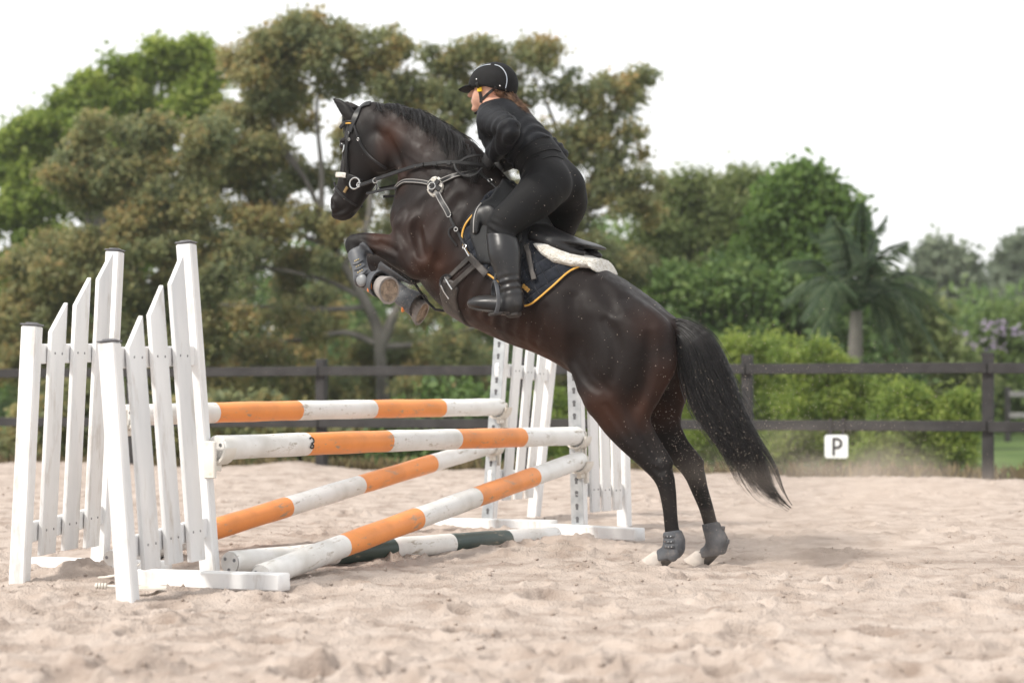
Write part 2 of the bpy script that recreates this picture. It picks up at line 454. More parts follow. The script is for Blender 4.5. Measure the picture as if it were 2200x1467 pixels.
def wing(name, label, hb, ht, lb, lt, pick, beams, pw=.070, pt=.020, track=False, rails=(.2, .72), cups=(), bt=None):
    """a picket wing: high post hb-ht, low post lb-lt (bottom/top), pickets as (fraction, bottom z, top z)"""
    hb, ht, lb, lt = map(Vector, (hb, ht, lb, lt))
    root = empty(name, hb, label, 'jump wing', 'white picket jump wings')
    o = hb
    along = (lb - hb).normalized(); along.z = 0; along.normalize()
    face = along.cross(Vector((0, 0, 1)))
    if face.y > 0: face = -face                        # face towards the camera
    if bt: face = Vector(bt) 
    for (b, t_) in ((hb, ht), (lb, lt)):
        m = MB(); d = (t_ - b).normalized()
        m.beam(b - d * .12 - o, t_ - o, pw, pw, along, .006)
        po = m.build('post', M_white, root)
        m = MB()
        m.beam(t_ - o + d * .0015, t_ - o + d * .008, pw + .006, pw + .006, along, .002)
        m.beam(t_ - o + d * .007, t_ - o + d * .014, pw - .025, pw - .025, along, .003)
        m.build('cap', M_cap, po)
    def at(fr, z):
        b = hb.lerp(lb, fr); 
        dh = (ht - hb) / (ht.z - hb.z); dl = (lt - lb) / (lt.z - lb.z)
        d = dh.lerp(dl, fr)
        return b + d * (z - b.z)
    fo_ = face * (pw / 2 + .014)
    rail_z = rails
    for z in rail_z:
        m = MB()
        m.beam(at(-.075, z) - o + face * (-.0), at(1.0, z - .03) - o, .085, .03, (0, 0, 1), .004)
        m.build('rail', M_white, root)
    for (fr, z0, z1, w) in pick:
        d = (at(fr, 1) - at(fr, 0)).normalized()
        b0 = at(fr, z0) - o + face * .030; b1 = at(fr, z1) - o + face * .030
        hw = w / 2; th = pt / 2
        # slanted top: the edge nearer the high post is taller
        sl = w * .85
        al = along
        vs_ = []
        for s_ in (-1, 1):
            vs_ += [b0 - al * hw + face * th * s_, b0 + al * hw + face * th * s_, b1 + al * hw - d * sl + face * th * s_, b1 - al * hw + face * th * s_]
        m = MB()
        m.add(vs_, [[0, 1, 2, 3], [7, 6, 5, 4], [0, 4, 5, 1], [1, 5, 6, 2], [2, 6, 7, 3], [3, 7, 4, 0]])
        pk = m.build('picket', M_white, root, smooth=False)
        bv = pk.modifiers.new('bevel', 'BEVEL'); bv.width = .003; bv.segments = 2
        m = MB()
        for z in rail_z:
            for sx in (-.25, .25):
                c = at(fr, z - .03 * fr) - o + face * (.030 + th) + al * sx * w
                m.tube([c, c + face * .002], .005, 8)
        tag(m.build('screw', M_screw, pk), kind='stuff')
    for (a, b) in beams:
        a = Vector(a); b = Vector(b); m = MB()
        m.beam(a - o, b - o, .072, .072, (0, 0, 1), .006)
        m.build('foot', M_white, root)
    if track:
        d = (ht - hb).normalized()
        tf = Vector(track).normalized()
        sd_ = d.cross(tf).normalized()
        m = MB()
        m.beam(hb - o + tf * (pw/2 + .003), ht - o + tf * (pw/2 + .003) - d * .03, .078, .005, sd_, .001)
        tr = m.build('track', M_zinc, root)
        m = MB()
        L = (ht - hb).length
        for k in range(int(L / .075)):
            c = hb - o + d * (.05 + .075 * k) + tf * (pw/2 + .0058)
            m.beam(c, c + d * .022, .016, .0016, sd_, .0006); m.tube([c + d * .026, c + d * .026 + tf * .0012], .011, 10)
        tag(m.build('hole', M_hole, tr), kind='stuff')
    for (c, dirp) in cups:
        c = Vector(c); dp = Vector(dirp).normalized()
        side = Vector((0, 0, 1)).cross(dp).normalized()
        m = MB()
        rad = .062; n = 10
        vs_ = []
        for q_ in (0, .075):
            for rr_ in (rad, rad + .012):
                for k in range(n + 1):
                    a = R(180 + 18 * k)
                    vs_.append(c + dp * q_ + side * math.cos(a) * rr_ + Vector((0, 0, math.sin(a) * rr_)) - o)
        fs = []
        K = n + 1
        for k in range(n):
            fs += [[k, k+1, 2*K+k+1, 2*K+k], [K+k+1, K+k, 3*K+k, 3*K+k+1], [k+1, k, K+k, K+k+1], [2*K+k, 2*K+k+1, 3*K+k+1, 3*K+k]]
        for e in (0, n):
            fs.append([e, K+e, 3*K+e, 2*K+e])
        m.add(vs_, fs)
        m.beam(c - dp * .012 + Vector((0, 0, -.13)) - o, c - dp * .012 + Vector((0, 0, .03)) - o, .06, .02, side, .004)
        m.beam(c - dp * .01 + Vector((0, 0, -.085)) - o, c + dp * .05 + Vector((0, 0, -.085)) - o, .03, .03, side, .004)
        m.build('cup', M_cup, root)
    return root

PD = Vector((1.658, 2.8, 0)).normalized()
g = lambda px, Y, z=0.: Vector(((px - CX) * Y / F, Y, z))
wing('jump_wing', 'nearest white picket jump wing leaning left, holding the front rail',
     P(452, 1240, 8.0), P(400, 524, 8.03), P(275, 1285, 7.16), P(235, 736, 7.2),
     [(.80, .10, 1.10, .155), (.53, .10, 1.235, .155), (.25, .09, 1.375, .155)],
     [(P(298, 1240, 8.02), P(612, 1250, 7.52))], cups=[(P(462, 962, 7.99) - PD * .02, PD)], rails=(.22, .955))
wing('jump_wing', 'white picket jump wing leaning right at the far left edge',
     P(215, 1205, 8.70), P(247, 540, 8.72), P(42, 1250, 7.80), P(69, 700, 7.82),
     [(.78, .10, 1.185, .155), (.50, .10, 1.31, .155), (.22, .09, 1.44, .155)],
     [(P(74, 1212, 8.95), P(358, 1222, 8.3))], cups=[(P(272, 892, 9.02) - PD * .02, PD)], rails=(.23, .985))
wing('jump_wing', 'white picket jump wing with metal track behind the front right pole ends',
     P(1247, 1140, 10.86), P(1233, 640, 10.86), g(1342, 11.3, -.02), P(1332, 760, 11.3),
     [(.74, .10, 1.18, .095), (.49, .10, 1.27, .095), (.24, .10, 1.36, .095)],
     [(P(1188, 1138, 10.98), P(1376, 1148, 10.3))], track=(-.42, -.9, 0), rails=(.24, .93),
     cups=[(P(1248, 937, 10.84), -PD), (P(1252, 990, 10.84), -PD)])
wing('jump_wing', 'far white picket jump wing with metal track under the horse belly',
     P(1052, 1120, 11.75), P(1085, 640, 11.75), g(1146, 12.25, -.03), P(1186, 735, 12.25),
     [(.74, .12, 1.20, .095), (.49, .12, 1.30, .095), (.24, .12, 1.40, .095)],
     [(P(928, 1124, 11.85), P(1190, 1130, 11.0))], track=(-.42, -.9, 0), rails=(.28, .95),
     cups=[(P(1079, 875, 11.72), -PD), (P(1064, 955, 11.72), -PD)])

POLE_R = .053
def pole_mat(name, stripe, marks):
    """white paint with painted bands placed along the pole's own axis (object z) and rubbed dirt"""
    m = bpy.data.materials.new(name); m.use_nodes = True
    nt = m.node_tree; N_, L_ = nt.nodes, nt.links; b = N_['Principled BSDF']
    b.inputs['Roughness'].default_value = .42; b.inputs['Specular IOR Level'].default_value = .4
    tc = N_.new('ShaderNodeTexCoord'); sx = N_.new('ShaderNodeSeparateXYZ'); L_.new(tc.outputs['Object'], sx.inputs[0])
    acc = None
    no = N_.new('ShaderNodeTexNoise'); no.inputs['Scale'].default_value = 40; L_.new(tc.outputs['Object'], no.inputs['Vector'])
    jit = N_.new('ShaderNodeMath'); jit.operation = 'MULTIPLY_ADD'; jit.inputs[1].default_value = .008; L_.new(no.outputs['Fac'], jit.inputs[0]); L_.new(sx.outputs['Z'], jit.inputs[2])
    for (z0, z1) in marks:
        a = N_.new('ShaderNodeMath'); a.operation = 'GREATER_THAN'; a.inputs[1].default_value = z0 + .004; L_.new(jit.outputs[0], a.inputs[0])
        c = N_.new('ShaderNodeMath'); c.operation = 'LESS_THAN'; c.inputs[1].default_value = z1 + .004; L_.new(jit.outputs[0], c.inputs[0])
        d = N_.new('ShaderNodeMath'); d.operation = 'MULTIPLY'; L_.new(a.outputs[0], d.inputs[0]); L_.new(c.outputs[0], d.inputs[1])
        if acc is None: acc = d
        else:
            e = N_.new('ShaderNodeMath'); e.operation = 'ADD'; L_.new(acc.outputs[0], e.inputs[0]); L_.new(d.outputs[0], e.inputs[1]); acc = e
    nv = N_.new('ShaderNodeTexNoise'); nv.inputs['Scale'].default_value = 5; nv.inputs['Detail'].default_value = 6; L_.new(tc.outputs['Object'], nv.inputs['Vector'])
    w = N_.new('ShaderNodeValToRGB'); w.color_ramp.elements[0].color = (.62, .60, .56, 1); w.color_ramp.elements[1].color = (.80, .79, .77, 1)
    w.color_ramp.elements[0].position = .3; w.color_ramp.elements[1].position = .55
    s_ = N_.new('ShaderNodeValToRGB'); s_.color_ramp.elements[0].color = (*[x * .8 for x in stripe], 1); s_.color_ramp.elements[1].color = (*stripe, 1)
    s_.color_ramp.elements[0].position = .3; s_.color_ramp.elements[1].position = .55
    L_.new(nv.outputs['Fac'], w.inputs[0]); L_.new(nv.outputs['Fac'], s_.inputs[0])
    mx = N_.new('ShaderNodeMix'); mx.data_type = 'RGBA'
    L_.new(acc.outputs[0], mx.inputs['Factor']); L_.new(w.outputs[0], mx.inputs[6]); L_.new(s_.outputs[0], mx.inputs[7])
    mp = N_.new('ShaderNodeMapping'); mp.inputs['Scale'].default_value = (1, 1, .35); L_.new(tc.outputs['Object'], mp.inputs[0])
    nd = N_.new('ShaderNodeTexNoise'); nd.inputs['Scale'].default_value = 26; nd.inputs['Detail'].default_value = 8; nd.inputs['Roughness'].default_value = .7
    L_.new(mp.outputs[0], nd.inputs['Vector'])
    mr = N_.new('ShaderNodeMapRange'); mr.inputs['From Min'].default_value = .57; mr.inputs['From Max'].default_value = .68; L_.new(nd.outputs['Fac'], mr.inputs['Value'])
    m2 = N_.new('ShaderNodeMix'); m2.data_type = 'RGBA'; m2.inputs[7].default_value = (.33, .27, .2, 1)
    L_.new(mr.outputs[0], m2.inputs['Factor']); L_.new(mx.outputs[2], m2.inputs[6]); L_.new(m2.outputs[2], b.inputs['Base Color'])
    bp = N_.new('ShaderNodeBump'); bp.inputs['Strength'].default_value = .2; bp.inputs['Distance'].default_value = .004
    L_.new(nd.outputs['Fac'], bp.inputs['Height']); L_.new(bp.outputs[0], b.inputs['Normal'])
    return m
ORANGE, GREEN = (.84, .30, .075), (.034, .060, .052)
M_end = mat('pole_end', (.62, .60, .57), (.74, .72, .70), rough=.5, scale=20.)
def pole(label, A_, B_, bands, color, group='jump poles', ends=True, tw=0.):
    A_ = Vector(A_); B_ = Vector(B_); L = (B_ - A_).length; d = (B_ - A_) / L
    def tz(px):
        u = (px - CX) / F
        return (u * A_.y - A_.x) / (d.x - u * d.y)
    m = pole_mat('pole_paint', color, [(tz(a), tz(b)) for a, b in bands])
    root = empty('jump_pole', A_, label, 'pole', group)
    root.rotation_mode = 'QUATERNION'; root.rotation_quaternion = d.to_track_quat('Z', 'Y')
    mb = MB()
    n = 28
    pts = [Vector((.004 * math.sin(3.1 * k / n + tw), .004 * math.sin(4.1 * k / n), L * k / n)) for k in range(n + 1)]
    rad = [POLE_R + .0012 * math.sin(k * 1.7 + tw) for k in range(n + 1)]
    rad[0] = rad[-1] = POLE_R - .004
    pts[1] = pts[0] + Vector((0, 0, .006)); pts[-2] = pts[-1] - Vector((0, 0, .006))
    mb.tube(pts, rad, 28, cap=False)
    mb.build('shaft', m, root)
    for z, sgn in ((0, -1), (L, 1)):
        mb = MB(); mb.tube([(0, 0, z - sgn * .02), (0, 0, z + sgn * .003)], POLE_R - .0045, 24)
        e = mb.build('end_cap', M_end, root)
        mb = MB()
        for k in range(3):
            a = 2.1 * k + .6
            c = Vector((math.cos(a) * .03, math.sin(a) * .03, z + sgn * .003)); mb.tube([c, c + Vector((0, 0, sgn * .002))], .008, 10)
        tag(mb.build('plug', M_screw, e), kind='stuff')
    return root, tz
pr, tzf = pole('upper front orange and white rail on the nearest wing, black mark near its left end', P(464, 962, 8.0), P(1240, 935, 10.8), [(655, 830), (978, 1118)], ORANGE)
pole('orange and white rail farthest back, highest of the jump poles', P(272, 892, 9.05), P(1072, 873, 11.68), [(460, 638), (798, 945)], ORANGE, tw=1)
pole('front slanting orange and white pole, its low end by the nearest foot beam', P(562, 1238, 7.72), P(1244, 987, 10.8), [(735, 893), (1018, 1143)], ORANGE, tw=2)
pole('rear slanting orange and white pole, its low end behind the left wings', P(240, 1205, 8.5), P(1057, 955, 11.68), [(430, 613), (770, 925)], ORANGE, tw=3)
pole('dark green and white pole lying on the sand under the slanting pole', P(494, 1209, 8.05), P(1190, 1150, 10.25), [(715, 838), (965, 1087)], GREEN, tw=4)
# black scrawled mark on the front rail
mk = MB(); z = tzf(649)
def onp(ang, zz): return Vector((math.cos(ang) * (POLE_R + .0025), math.sin(ang) * (POLE_R + .0025), zz))
# angle on the pole that faces the camera
q = pr.rotation_quaternion.inverted() @ (Vector((0, 0, H)) - (Vector(pr.location) + pr.rotation_quaternion @ Vector((0, 0, z))))
a0 = math.atan2(q.y, q.x); upv = pr.rotation_quaternion.inverted() @ Vector((0, 0, 1)); sg = 1 if math.sin(math.atan2(upv.y, upv.x) - a0) > 0 else -1
gl = [(.5, -.006), (.62, .012), (.45, .022), (.2, .016), (.1, .0), (-.1, .014), (-.3, .010), (-.25, -.008), (0, -.004)]
pts = catmull([(a0 + sg * a, z + zz, 0) for a, zz in gl], 30)
mk.ribbon([onp(p[0], p[1]) for p in pts], [onp(p[0], 0) for p in pts], .008, .0012)
mk.build('painted_mark', M_black, pr)

# broken jump cup and pin on the sand beside the near wing
c = P(255, 1246, 7.72)
it = empty('plastic_shard', c, 'curved white plastic shard on the sand behind the near low post', 'plastic shard')
mb = MB(); vs_ = []; fs = []
for i in range(8):
    for j in range(5):
        u = i / 7; v = j / 4 - .5
        vs_.append((-.085 + .17 * u, v * (.02 + .08 * u) - .03 * u, .010 + .055 * u * u + .02 * v * v))
vs_ += [(a, b, cc - .005) for a, b, cc in vs_]
for i in range(7):
    for j in range(4):
        a = i * 5 + j; fs += [[a, a+5, a+6, a+1], [a+41, a+46, a+45, a+40]]
for i in range(7): fs += [[i*5, i*5+40, i*5+45, i*5+5], [i*5+4, i*5+9, i*5+49, i*5+44]]
for j in range(4): fs += [[j, j+1, j+41, j+40], [35+j, 75+j, 76+j, 36+j]]
mb.add(vs_, fs); mb.build('shell', M_cup, it)
mb = MB(); mb.beam((-.05, .02, .012), (.07, .0, .03), .012, .012, (0, 1, 0), .002); mb.build('rib', M_cup, it)
c = P(204, 1268, 7.45)
it = empty('plastic_pin', c, 'white plastic pin with flat tail lying at the foot of the low post', 'plastic pin')
mb = MB(); mb.tube([(0, 0, .018), (.29, -.02, .014)], .006, 10); mb.build('shaft', M_cup, it)
mb = MB()
for k in range(4): mb.tube([(.004 + k * .012, -.001*k, .018), (.010 + k * .012, -.001*k, .018)], .013, 12)
mb.build('collar', M_cup, it)
mb = MB(); mb.add([(.16, -.05, .012), (.29, -.03, .012), (.24, .03, .02), (.16, .03, .016), (.16, -.05, .006), (.29, -.03, .006), (.24, .03, .014), (.16, .03, .010)],
                  [[0,1,2,3],[7,6,5,4],[0,4,5,1],[1,5,6,2],[2,6,7,3],[3,7,4,0]]); mb.build('tail', M_cup, it)
# ------------------------------------------------------------------ horse frame: x forward, y to the horse's left (towards the camera), z up
HA = R(27)
hc, hs = math.cos(HA), math.sin(HA)
HO = np.array([.746, 8.757, 0.])
HM = Matrix.Translation(HO) @ Matrix.Rotation(math.pi - HA, 4, 'Z')
HMI = HM.inverted()
CAM_L = HMI @ Vector((0, 0, H))
def pp(px, py, n=0.):
    """point of the horse frame seen at px,py that lies n metres to the left of the horse's middle plane"""
    u = (px - CX) / F
    s = (HO[0] - n * hs - u * HO[1] + u * n * hc) / (hc + u * hs)
    Y = HO[1] + s * hs - n * hc
    return np.array([s, n, H - (py - HY) * Y / F])
def ray(px, py, *trees):
    d = (HMI.to_3x3() @ Vector(((px - CX) / F, 1, -(py - HY) / F))).normalized()
    best = None
    for t_ in trees:
        loc, nr_, i_, ds = t_.ray_cast(CAM_L, d)
        if loc is not None and (best is None or ds < best[2]): best = (loc, nr_, ds)
    return best

class SDF:
    def __init__(s, lo, hi, h):
        s.lo = np.array(lo, np.float32); s.h = h
        s.shape = tuple(int(math.ceil((b - a) / h)) + 1 for a, b in zip(lo, hi))
        s.d = np.full(s.shape, .3, np.float32)
    def box(s, lo, hi):
        a = np.clip(np.floor((np.asarray(lo) - s.lo) / s.h).astype(int), 0, np.array(s.shape) - 1)
        b = np.clip(np.ceil((np.asarray(hi) - s.lo) / s.h).astype(int) + 1, 1, np.array(s.shape))
        return tuple(slice(x, y) for x, y in zip(a, b))
    def axes(s, sl):
        return [(s.lo[i] + s.h * np.arange(sl[i].start, sl[i].stop)).astype(np.float32) for i in range(3)]
    def comb(s, sl, d, k, sub=False):
        o = s.d[sl]
        if sub:
            hh = np.maximum(k - np.abs(-d - o), 0) / k
            s.d[sl] = np.maximum(o, -d) + hh * hh * k * .25
        else:
            hh = np.maximum(k - np.abs(d - o), 0) / k
            s.d[sl] = np.minimum(o, d) - hh * hh * k * .25
    def chain(s, nodes, k=.03, sub=False, mirror=False, res=None, skew=False):
        """tapered limb: nodes (x,y,z,a,b): a half depth in the side view, b half width across"""
        nd = np.array(nodes, float)
        if res and len(nd) > 2: nd = catmull(nd, res)
        mar = .07 + k
        r = nd[:, 3:5].max(1)
        for q in ((1, -1) if mirror else (1,)):
            p = nd.copy(); p[:, 1] *= q
            sl = s.box((p[:, :3] - r[:, None]).min(0) - mar, (p[:, :3] + r[:, None]).max(0) + mar)
            X, Y, Z = s.axes(sl)
            if min(len(X), len(Y), len(Z)) == 0: continue
            best = np.full((len(X), len(Y), len(Z)), .3, np.float32)
            for i in range(len(p) - 1):
                p0, p1 = p[i, :3], p[i+1, :3]
                rm = max(r[i], r[i+1]) + mar
                sb = s.box(np.minimum(p0, p1) - rm, np.maximum(p0, p1) + rm)
                sb = tuple(slice(max(sb[j].start, sl[j].start), min(sb[j].stop, sl[j].stop)) for j in range(3))
                x, y, z = s.axes(sb)
                if min(len(x), len(y), len(z)) == 0: continue
                v = p1 - p0; L2 = v @ v + 1e-9; vh = v / math.sqrt(L2)
                eb = np.array([0, 1., 0]) - vh * vh[1]
                if np.linalg.norm(eb) < .2: eb = np.array([1., 0, 0]) - vh * vh[0]
                eb /= np.linalg.norm(eb); ea = np.cross(vh, eb)
                nv = v; nL = L2
                if skew:                     # section plane given by the node, not square to the path
                    ea = np.array([p[i, 5] + p[i+1, 5], 0, p[i, 6] + p[i+1, 6]]); ea /= np.linalg.norm(ea)
                    eb = np.array([0, 1., 0]); vh = np.cross(eb, ea); nv = vh; nL = v @ vh
                dx = (x - p0[0])[:, None, None]; dy = (y - p0[1])[None, :, None]; dz = (z - p0[2])[None, None, :]
                t_ = np.clip((dx * nv[0] + dy * nv[1] + dz * nv[2]) / nL, 0, 1)
                wx = dx - t_ * v[0]; wy = dy - t_ * v[1]; wz = dz - t_ * v[2]
                a = p[i, 3] + (p[i+1, 3] - p[i, 3]) * t_; b = p[i, 4] + (p[i+1, 4] - p[i, 4]) * t_
                wa = wx * ea[0] + wy * ea[1] + wz * ea[2]; wb = wx * eb[0] + wy * eb[1] + wz * eb[2]; wv = wx * vh[0] + wy * vh[1] + wz * vh[2]
                rr = np.sqrt((wa / a) ** 2 + (wb / b) ** 2 + (wv / np.minimum(a, b)) ** 2) + 1e-5
                w_ = np.sqrt(wx*wx + wy*wy + wz*wz) + 1e-6
                d = (w_ - w_ / rr).astype(np.float32)
                rel = tuple(slice(sb[j].start - sl[j].start, sb[j].stop - sl[j].start) for j in range(3))
                best[rel] = np.minimum(best[rel], d)
            s.comb(sl, best, k, sub)
    def ball(s, c, rad, k=.02, sub=False, mirror=False, axes=None):
        """ellipsoid; axes: 3 unit rows for its own directions"""
        rad = np.array(rad if hasattr(rad, '__len__') else (rad,) * 3, float)
        for q in ((1, -1) if mirror else (1,)):
            cc = np.array(c, float); cc[1] *= q
            A_ = np.eye(3) if axes is None else np.array(axes, float).copy()
            if q < 0: A_[:, 1] *= -1
            sl = s.box(cc - rad.max() - .07 - k, cc + rad.max() + .07 + k)
            X, Y, Z = s.axes(sl)
            if min(len(X), len(Y), len(Z)) == 0: continue
            dx = (X - cc[0])[:, None, None]; dy = (Y - cc[1])[None, :, None]; dz = (Z - cc[2])[None, None, :]
            w_ = np.sqrt(dx*dx + dy*dy + dz*dz) + 1e-6
            rr = 0
            for i in range(3):
                rr = rr + ((dx * A_[i, 0] + dy * A_[i, 1] + dz * A_[i, 2]) / rad[i]) ** 2
            rr = np.sqrt(rr) + 1e-5
            s.comb(sl, (w_ - w_ / rr).astype(np.float32), k, sub)
    def blur(s, n=1):
        for _ in range(n):
            for ax in range(3):
                d = s.d; e = d.copy()
                a = [slice(None)] * 3; b = [slice(None)] * 3; c = [slice(None)] * 3
                a[ax] = slice(1, -1); b[ax] = slice(0, -2); c[ax] = slice(2, None)
                e[tuple(a)] = .5 * d[tuple(a)] + .25 * (d[tuple(b)] + d[tuple(c)])
                s.d = e

def nets(d, lo, h):
    """surface nets: array -> vertices, quads"""
    d = np.pad(d, 1, constant_values=.1); lo = np.asarray(lo) - h
    ins = d < 0
    nx, ny, nz = d.shape
    cnt = np.zeros((nx-1, ny-1, nz-1), np.int8)
    for i in (0, 1):
        for j in (0, 1):
            for k in (0, 1):
                cnt += ins[i:nx-1+i, j:ny-1+j, k:nz-1+k]
    act = np.argwhere((cnt > 0) & (cnt < 8))
    vid = np.full(cnt.shape, -1, np.int32); vid[tuple(act.T)] = np.arange(len(act))
    acc = np.zeros((len(act), 3)); w = np.zeros(len(act))
    corners = [(i, j, k) for i in (0, 1) for j in (0, 1) for k in (0, 1)]
    val = {c: d[act[:, 0]+c[0], act[:, 1]+c[1], act[:, 2]+c[2]] for c in corners}
    for c in corners:
        for ax in range(3):
            if c[ax] == 0:
                e = list(c); e[ax] = 1; e = tuple(e)
                v0, v1 = val[c], val[e]
                m = (v0 < 0) != (v1 < 0)
                t_ = np.where(m, v0 / (v0 - v1 + 1e-12), 0)
                p = np.zeros((len(act), 3)); p[:] = c; p[:, ax] = t_
                acc += p * m[:, None]; w += m
    V = (act + acc / w[:, None]) * h + lo
    quads = []
    for ax in range(3):
        u, v = (ax + 1) % 3, (ax + 2) % 3
        a = [slice(None)] * 3; b = [slice(None)] * 3
        a[ax] = slice(0, -1); b[ax] = slice(1, None)
        s0, s1 = ins[tuple(a)], ins[tuple(b)]
        E = np.argwhere(s0 != s1)
        if not len(E): continue
        flip = s0[tuple(E.T)]
        eu = np.zeros(3, int); eu[u] = 1; ev = np.zeros(3, int); ev[v] = 1
        q = [vid[tuple((E - eu - ev).T)], vid[tuple((E - ev).T)], vid[tuple(E.T)], vid[tuple((E - eu).T)]]
        q = np.stack(q, 1)
        q[~flip] = q[~flip][:, ::-1]
        quads.append(q)
    return V, np.concatenate(quads)

def relax(V, Q, it=2, lam=.5):
    e = np.concatenate([Q[:, [0, 1]], Q[:, [1, 2]], Q[:, [2, 3]], Q[:, [3, 0]]])
    for _ in range(it):
        s_ = np.zeros_like(V); n_ = np.zeros(len(V))
        for k in range(3):
            s_[:, k] = np.bincount(e[:, 0], V[e[:, 1], k], len(V)) + np.bincount(e[:, 1], V[e[:, 0], k], len(V))
        n_ = np.bincount(e[:, 0], minlength=len(V)) + np.bincount(e[:, 1], minlength=len(V))
        V = V + lam * (s_ / n_[:, None] - V)
    return V

def poly_sdf(X, Z, poly):
    """signed distance to a polygon in the side plane, on the grid X x Z"""
    p = np.asarray(poly, float); x = X[:, None]; z = Z[None, :]
    best = np.full((len(X), len(Z)), 1e9); ins = np.zeros((len(X), len(Z)), bool)
    for i in range(len(p)):
        a, b = p[i], p[(i+1) % len(p)]
        v = b - a
        t_ = np.clip(((x - a[0]) * v[0] + (z - a[1]) * v[1]) / (v @ v + 1e-12), 0, 1)
        best = np.minimum(best, (x - a[0] - t_ * v[0]) ** 2 + (z - a[1] - t_ * v[1]) ** 2)
        c = ((a[1] > z) != (b[1] > z))
        with np.errstate(divide='ignore', invalid='ignore'):
            xi = (b[0] - a[0]) * (z - a[1]) / (b[1] - a[1]) + a[0]
        ins ^= c & (x < xi)
    return np.sqrt(best) * np.where(ins, -1, 1)

# ------------------------------------------------------------------ the horse's body
VH = .0072
G = SDF((-.55, -.42, -.03), (2.12, .52, 2.38), VH)
def nd(px, py, n, a, b): return (*pp(px, py, n), a, b)
def pair(t_, b_, w):
    p = pp(*t_); q = pp(*b_); c = (p + q) / 2
    e = (p - q) / np.linalg.norm(p - q)
    return (*c, np.linalg.norm(p - q) / 2, w, e[0], e[2])
# trunk and neck, from pairs of outline points
G.chain([pair((797, 226), (822, 312), .066), pair((838, 224), (846, 338), .078), pair((880, 232), (866, 362), .088), pair((930, 256), (876, 388), .10), pair((975, 286), (872, 425), .125),
         pair((1020, 324), (862, 490), .165), pair((1062, 382), (892, 572), .205), pair((1095, 418), (945, 650), .235), pair((1140, 462), (1010, 696), .262),
         pair((1190, 500), (1075, 728), .285), pair((1245, 540), (1140, 752), .29), pair((1305, 582), (1192, 776), .275), pair((1352, 612), (1240, 806), .255),
         pair((1395, 648), (1300, 836), .235), pair((1424, 690), (1372, 800), .17)], skew=True, k=.03, res=130)
# withers, croup muscles
G.chain([nd(1000, 330, 0, .05, .035), nd(1065, 395, 0, .06, .035), nd(1130, 465, 0, .06, .05)], k=.09)
G.chain([nd(1285, 640, .10, .09, .09), nd(1338, 688, .125, .11, .10), nd(1382, 728, .11, .11, .10), nd(1408, 772, .09, .10, .09)], k=.06, mirror=True)
# shoulder blade, upper arm, chest muscle, triceps
G.chain([nd(1030, 425, .12, .06, .045), nd(975, 445, .155, .085, .05), nd(915, 468, .165, .095, .06), nd(880, 490, .15, .085, .07)], k=.055, mirror=True)
G.chain([nd(874, 485, .15, .075, .065), nd(885, 535, .185, .085, .07), nd(905, 572, .185, .075, .06)], k=.035, mirror=True)
G.chain([nd(985, 475, .19, .07, .05), nd(940, 525, .20, .08, .055), nd(905, 570, .195, .06, .05)], k=.04, mirror=True)
G.ball(pp(868, 470, .06), (.07, .07, .09), .04, mirror=True)
# neck muscle band and throat groove
G.chain([nd(820, 265, .05, .04, .03), nd(885, 315, .075, .05, .035), nd(950, 375, .11, .06, .04), nd(1000, 415, .15, .05, .04)], k=.03, mirror=True)
G.chain([nd(845, 330, .04, .02, .02), nd(872, 380, .05, .022, .02), nd(876, 430, .07, .025, .025)], k=.03, mirror=True)
# hind limb, near
def hind(pts, mir=1):
    G.chain([nd(*p) for p in pts], k=.035, res=40)
hind([(1362, 705, .12, .17, .12), (1335, 775, .145, .165, .115), (1312, 840, .155, .135, .09), (1325, 893, .15, .10, .066), (1356, 942, .14, .074, .05),
      (1392, 985, .128, .054, .038), (1422, 1016, .12, .053, .038), (1433, 1048, .12, .043, .034), (1439, 1092, .12, .036, .027), (1443, 1135, .12, .035, .027),
      (1449, 1168, .12, .043, .035), (1438, 1190, .12, .034, .031), (1420, 1203, .12, .042, .042)])
G.chain([nd(1405, 725, .10, .09, .09), nd(1405, 790, .12, .10, .08), nd(1385, 850, .13, .075, .055), nd(1368, 900, .135, .05, .035)], k=.04)
G.chain([nd(1375, 900, .13, .04, .02), nd(1404, 947, .125, .032, .014), nd(1440, 994, .12, .016, .017)], k=.03)
G.chain([nd(1240, 770, .17, .05, .03), nd(1262, 830, .17, .055, .03), nd(1285, 870, .16, .04, .03)], k=.05)
G.ball(pp(1283, 862, .19), (.05, .035, .05), .04)
# hind limb, far
hind([(1405, 730, -.11, .16, .12), (1415, 790, -.14, .15, .11), (1400, 850, -.15, .14, .085), (1405, 893, -.15, .115, .066), (1430, 942, -.14, .085, .05),
      (1465, 983, -.128, .054, .038), (1490, 1013, -.12, .053, .038), (1502, 1048, -.12, .043, .034), (1517, 1090, -.12, .036, .027), (1528, 1130, -.12, .035, .027),
      (1541, 1165, -.12, .043, .035), (1527, 1189, -.12, .034, .031), (1509, 1202, -.12, .042, .042)])
G.chain([nd(1440, 745, -.09, .09, .08), nd(1452, 800, -.12, .085, .075), nd(1442, 860, -.13, .07, .055), nd(1440, 900, -.135, .05, .035)], k=.04)
G.chain([nd(1440, 908, -.13, .04, .02), nd(1468, 953, -.125, .03, .014), nd(1506, 992, -.12, .016, .017)], k=.03)
# fore limb, near: folded
G.chain([nd(893, 560, .175, .085, .068), nd(862, 545, .175, .078, .062), nd(832, 531, .172, .064, .052), nd(800, 522, .17, .050, .044), nd(772, 521, .17, .047, .044),
         nd(762, 532, .178, .045, .040), nd(768, 552, .20, .036, .030), nd(775, 580, .25, .032, .028), nd(782, 600, .29, .042, .036), nd(798, 607, .30, .034, .031), nd(812, 610, .30, .042, .042)], k=.028, res=44)
G.ball(pp(757, 522, .17), (.03, .035, .035), .03)
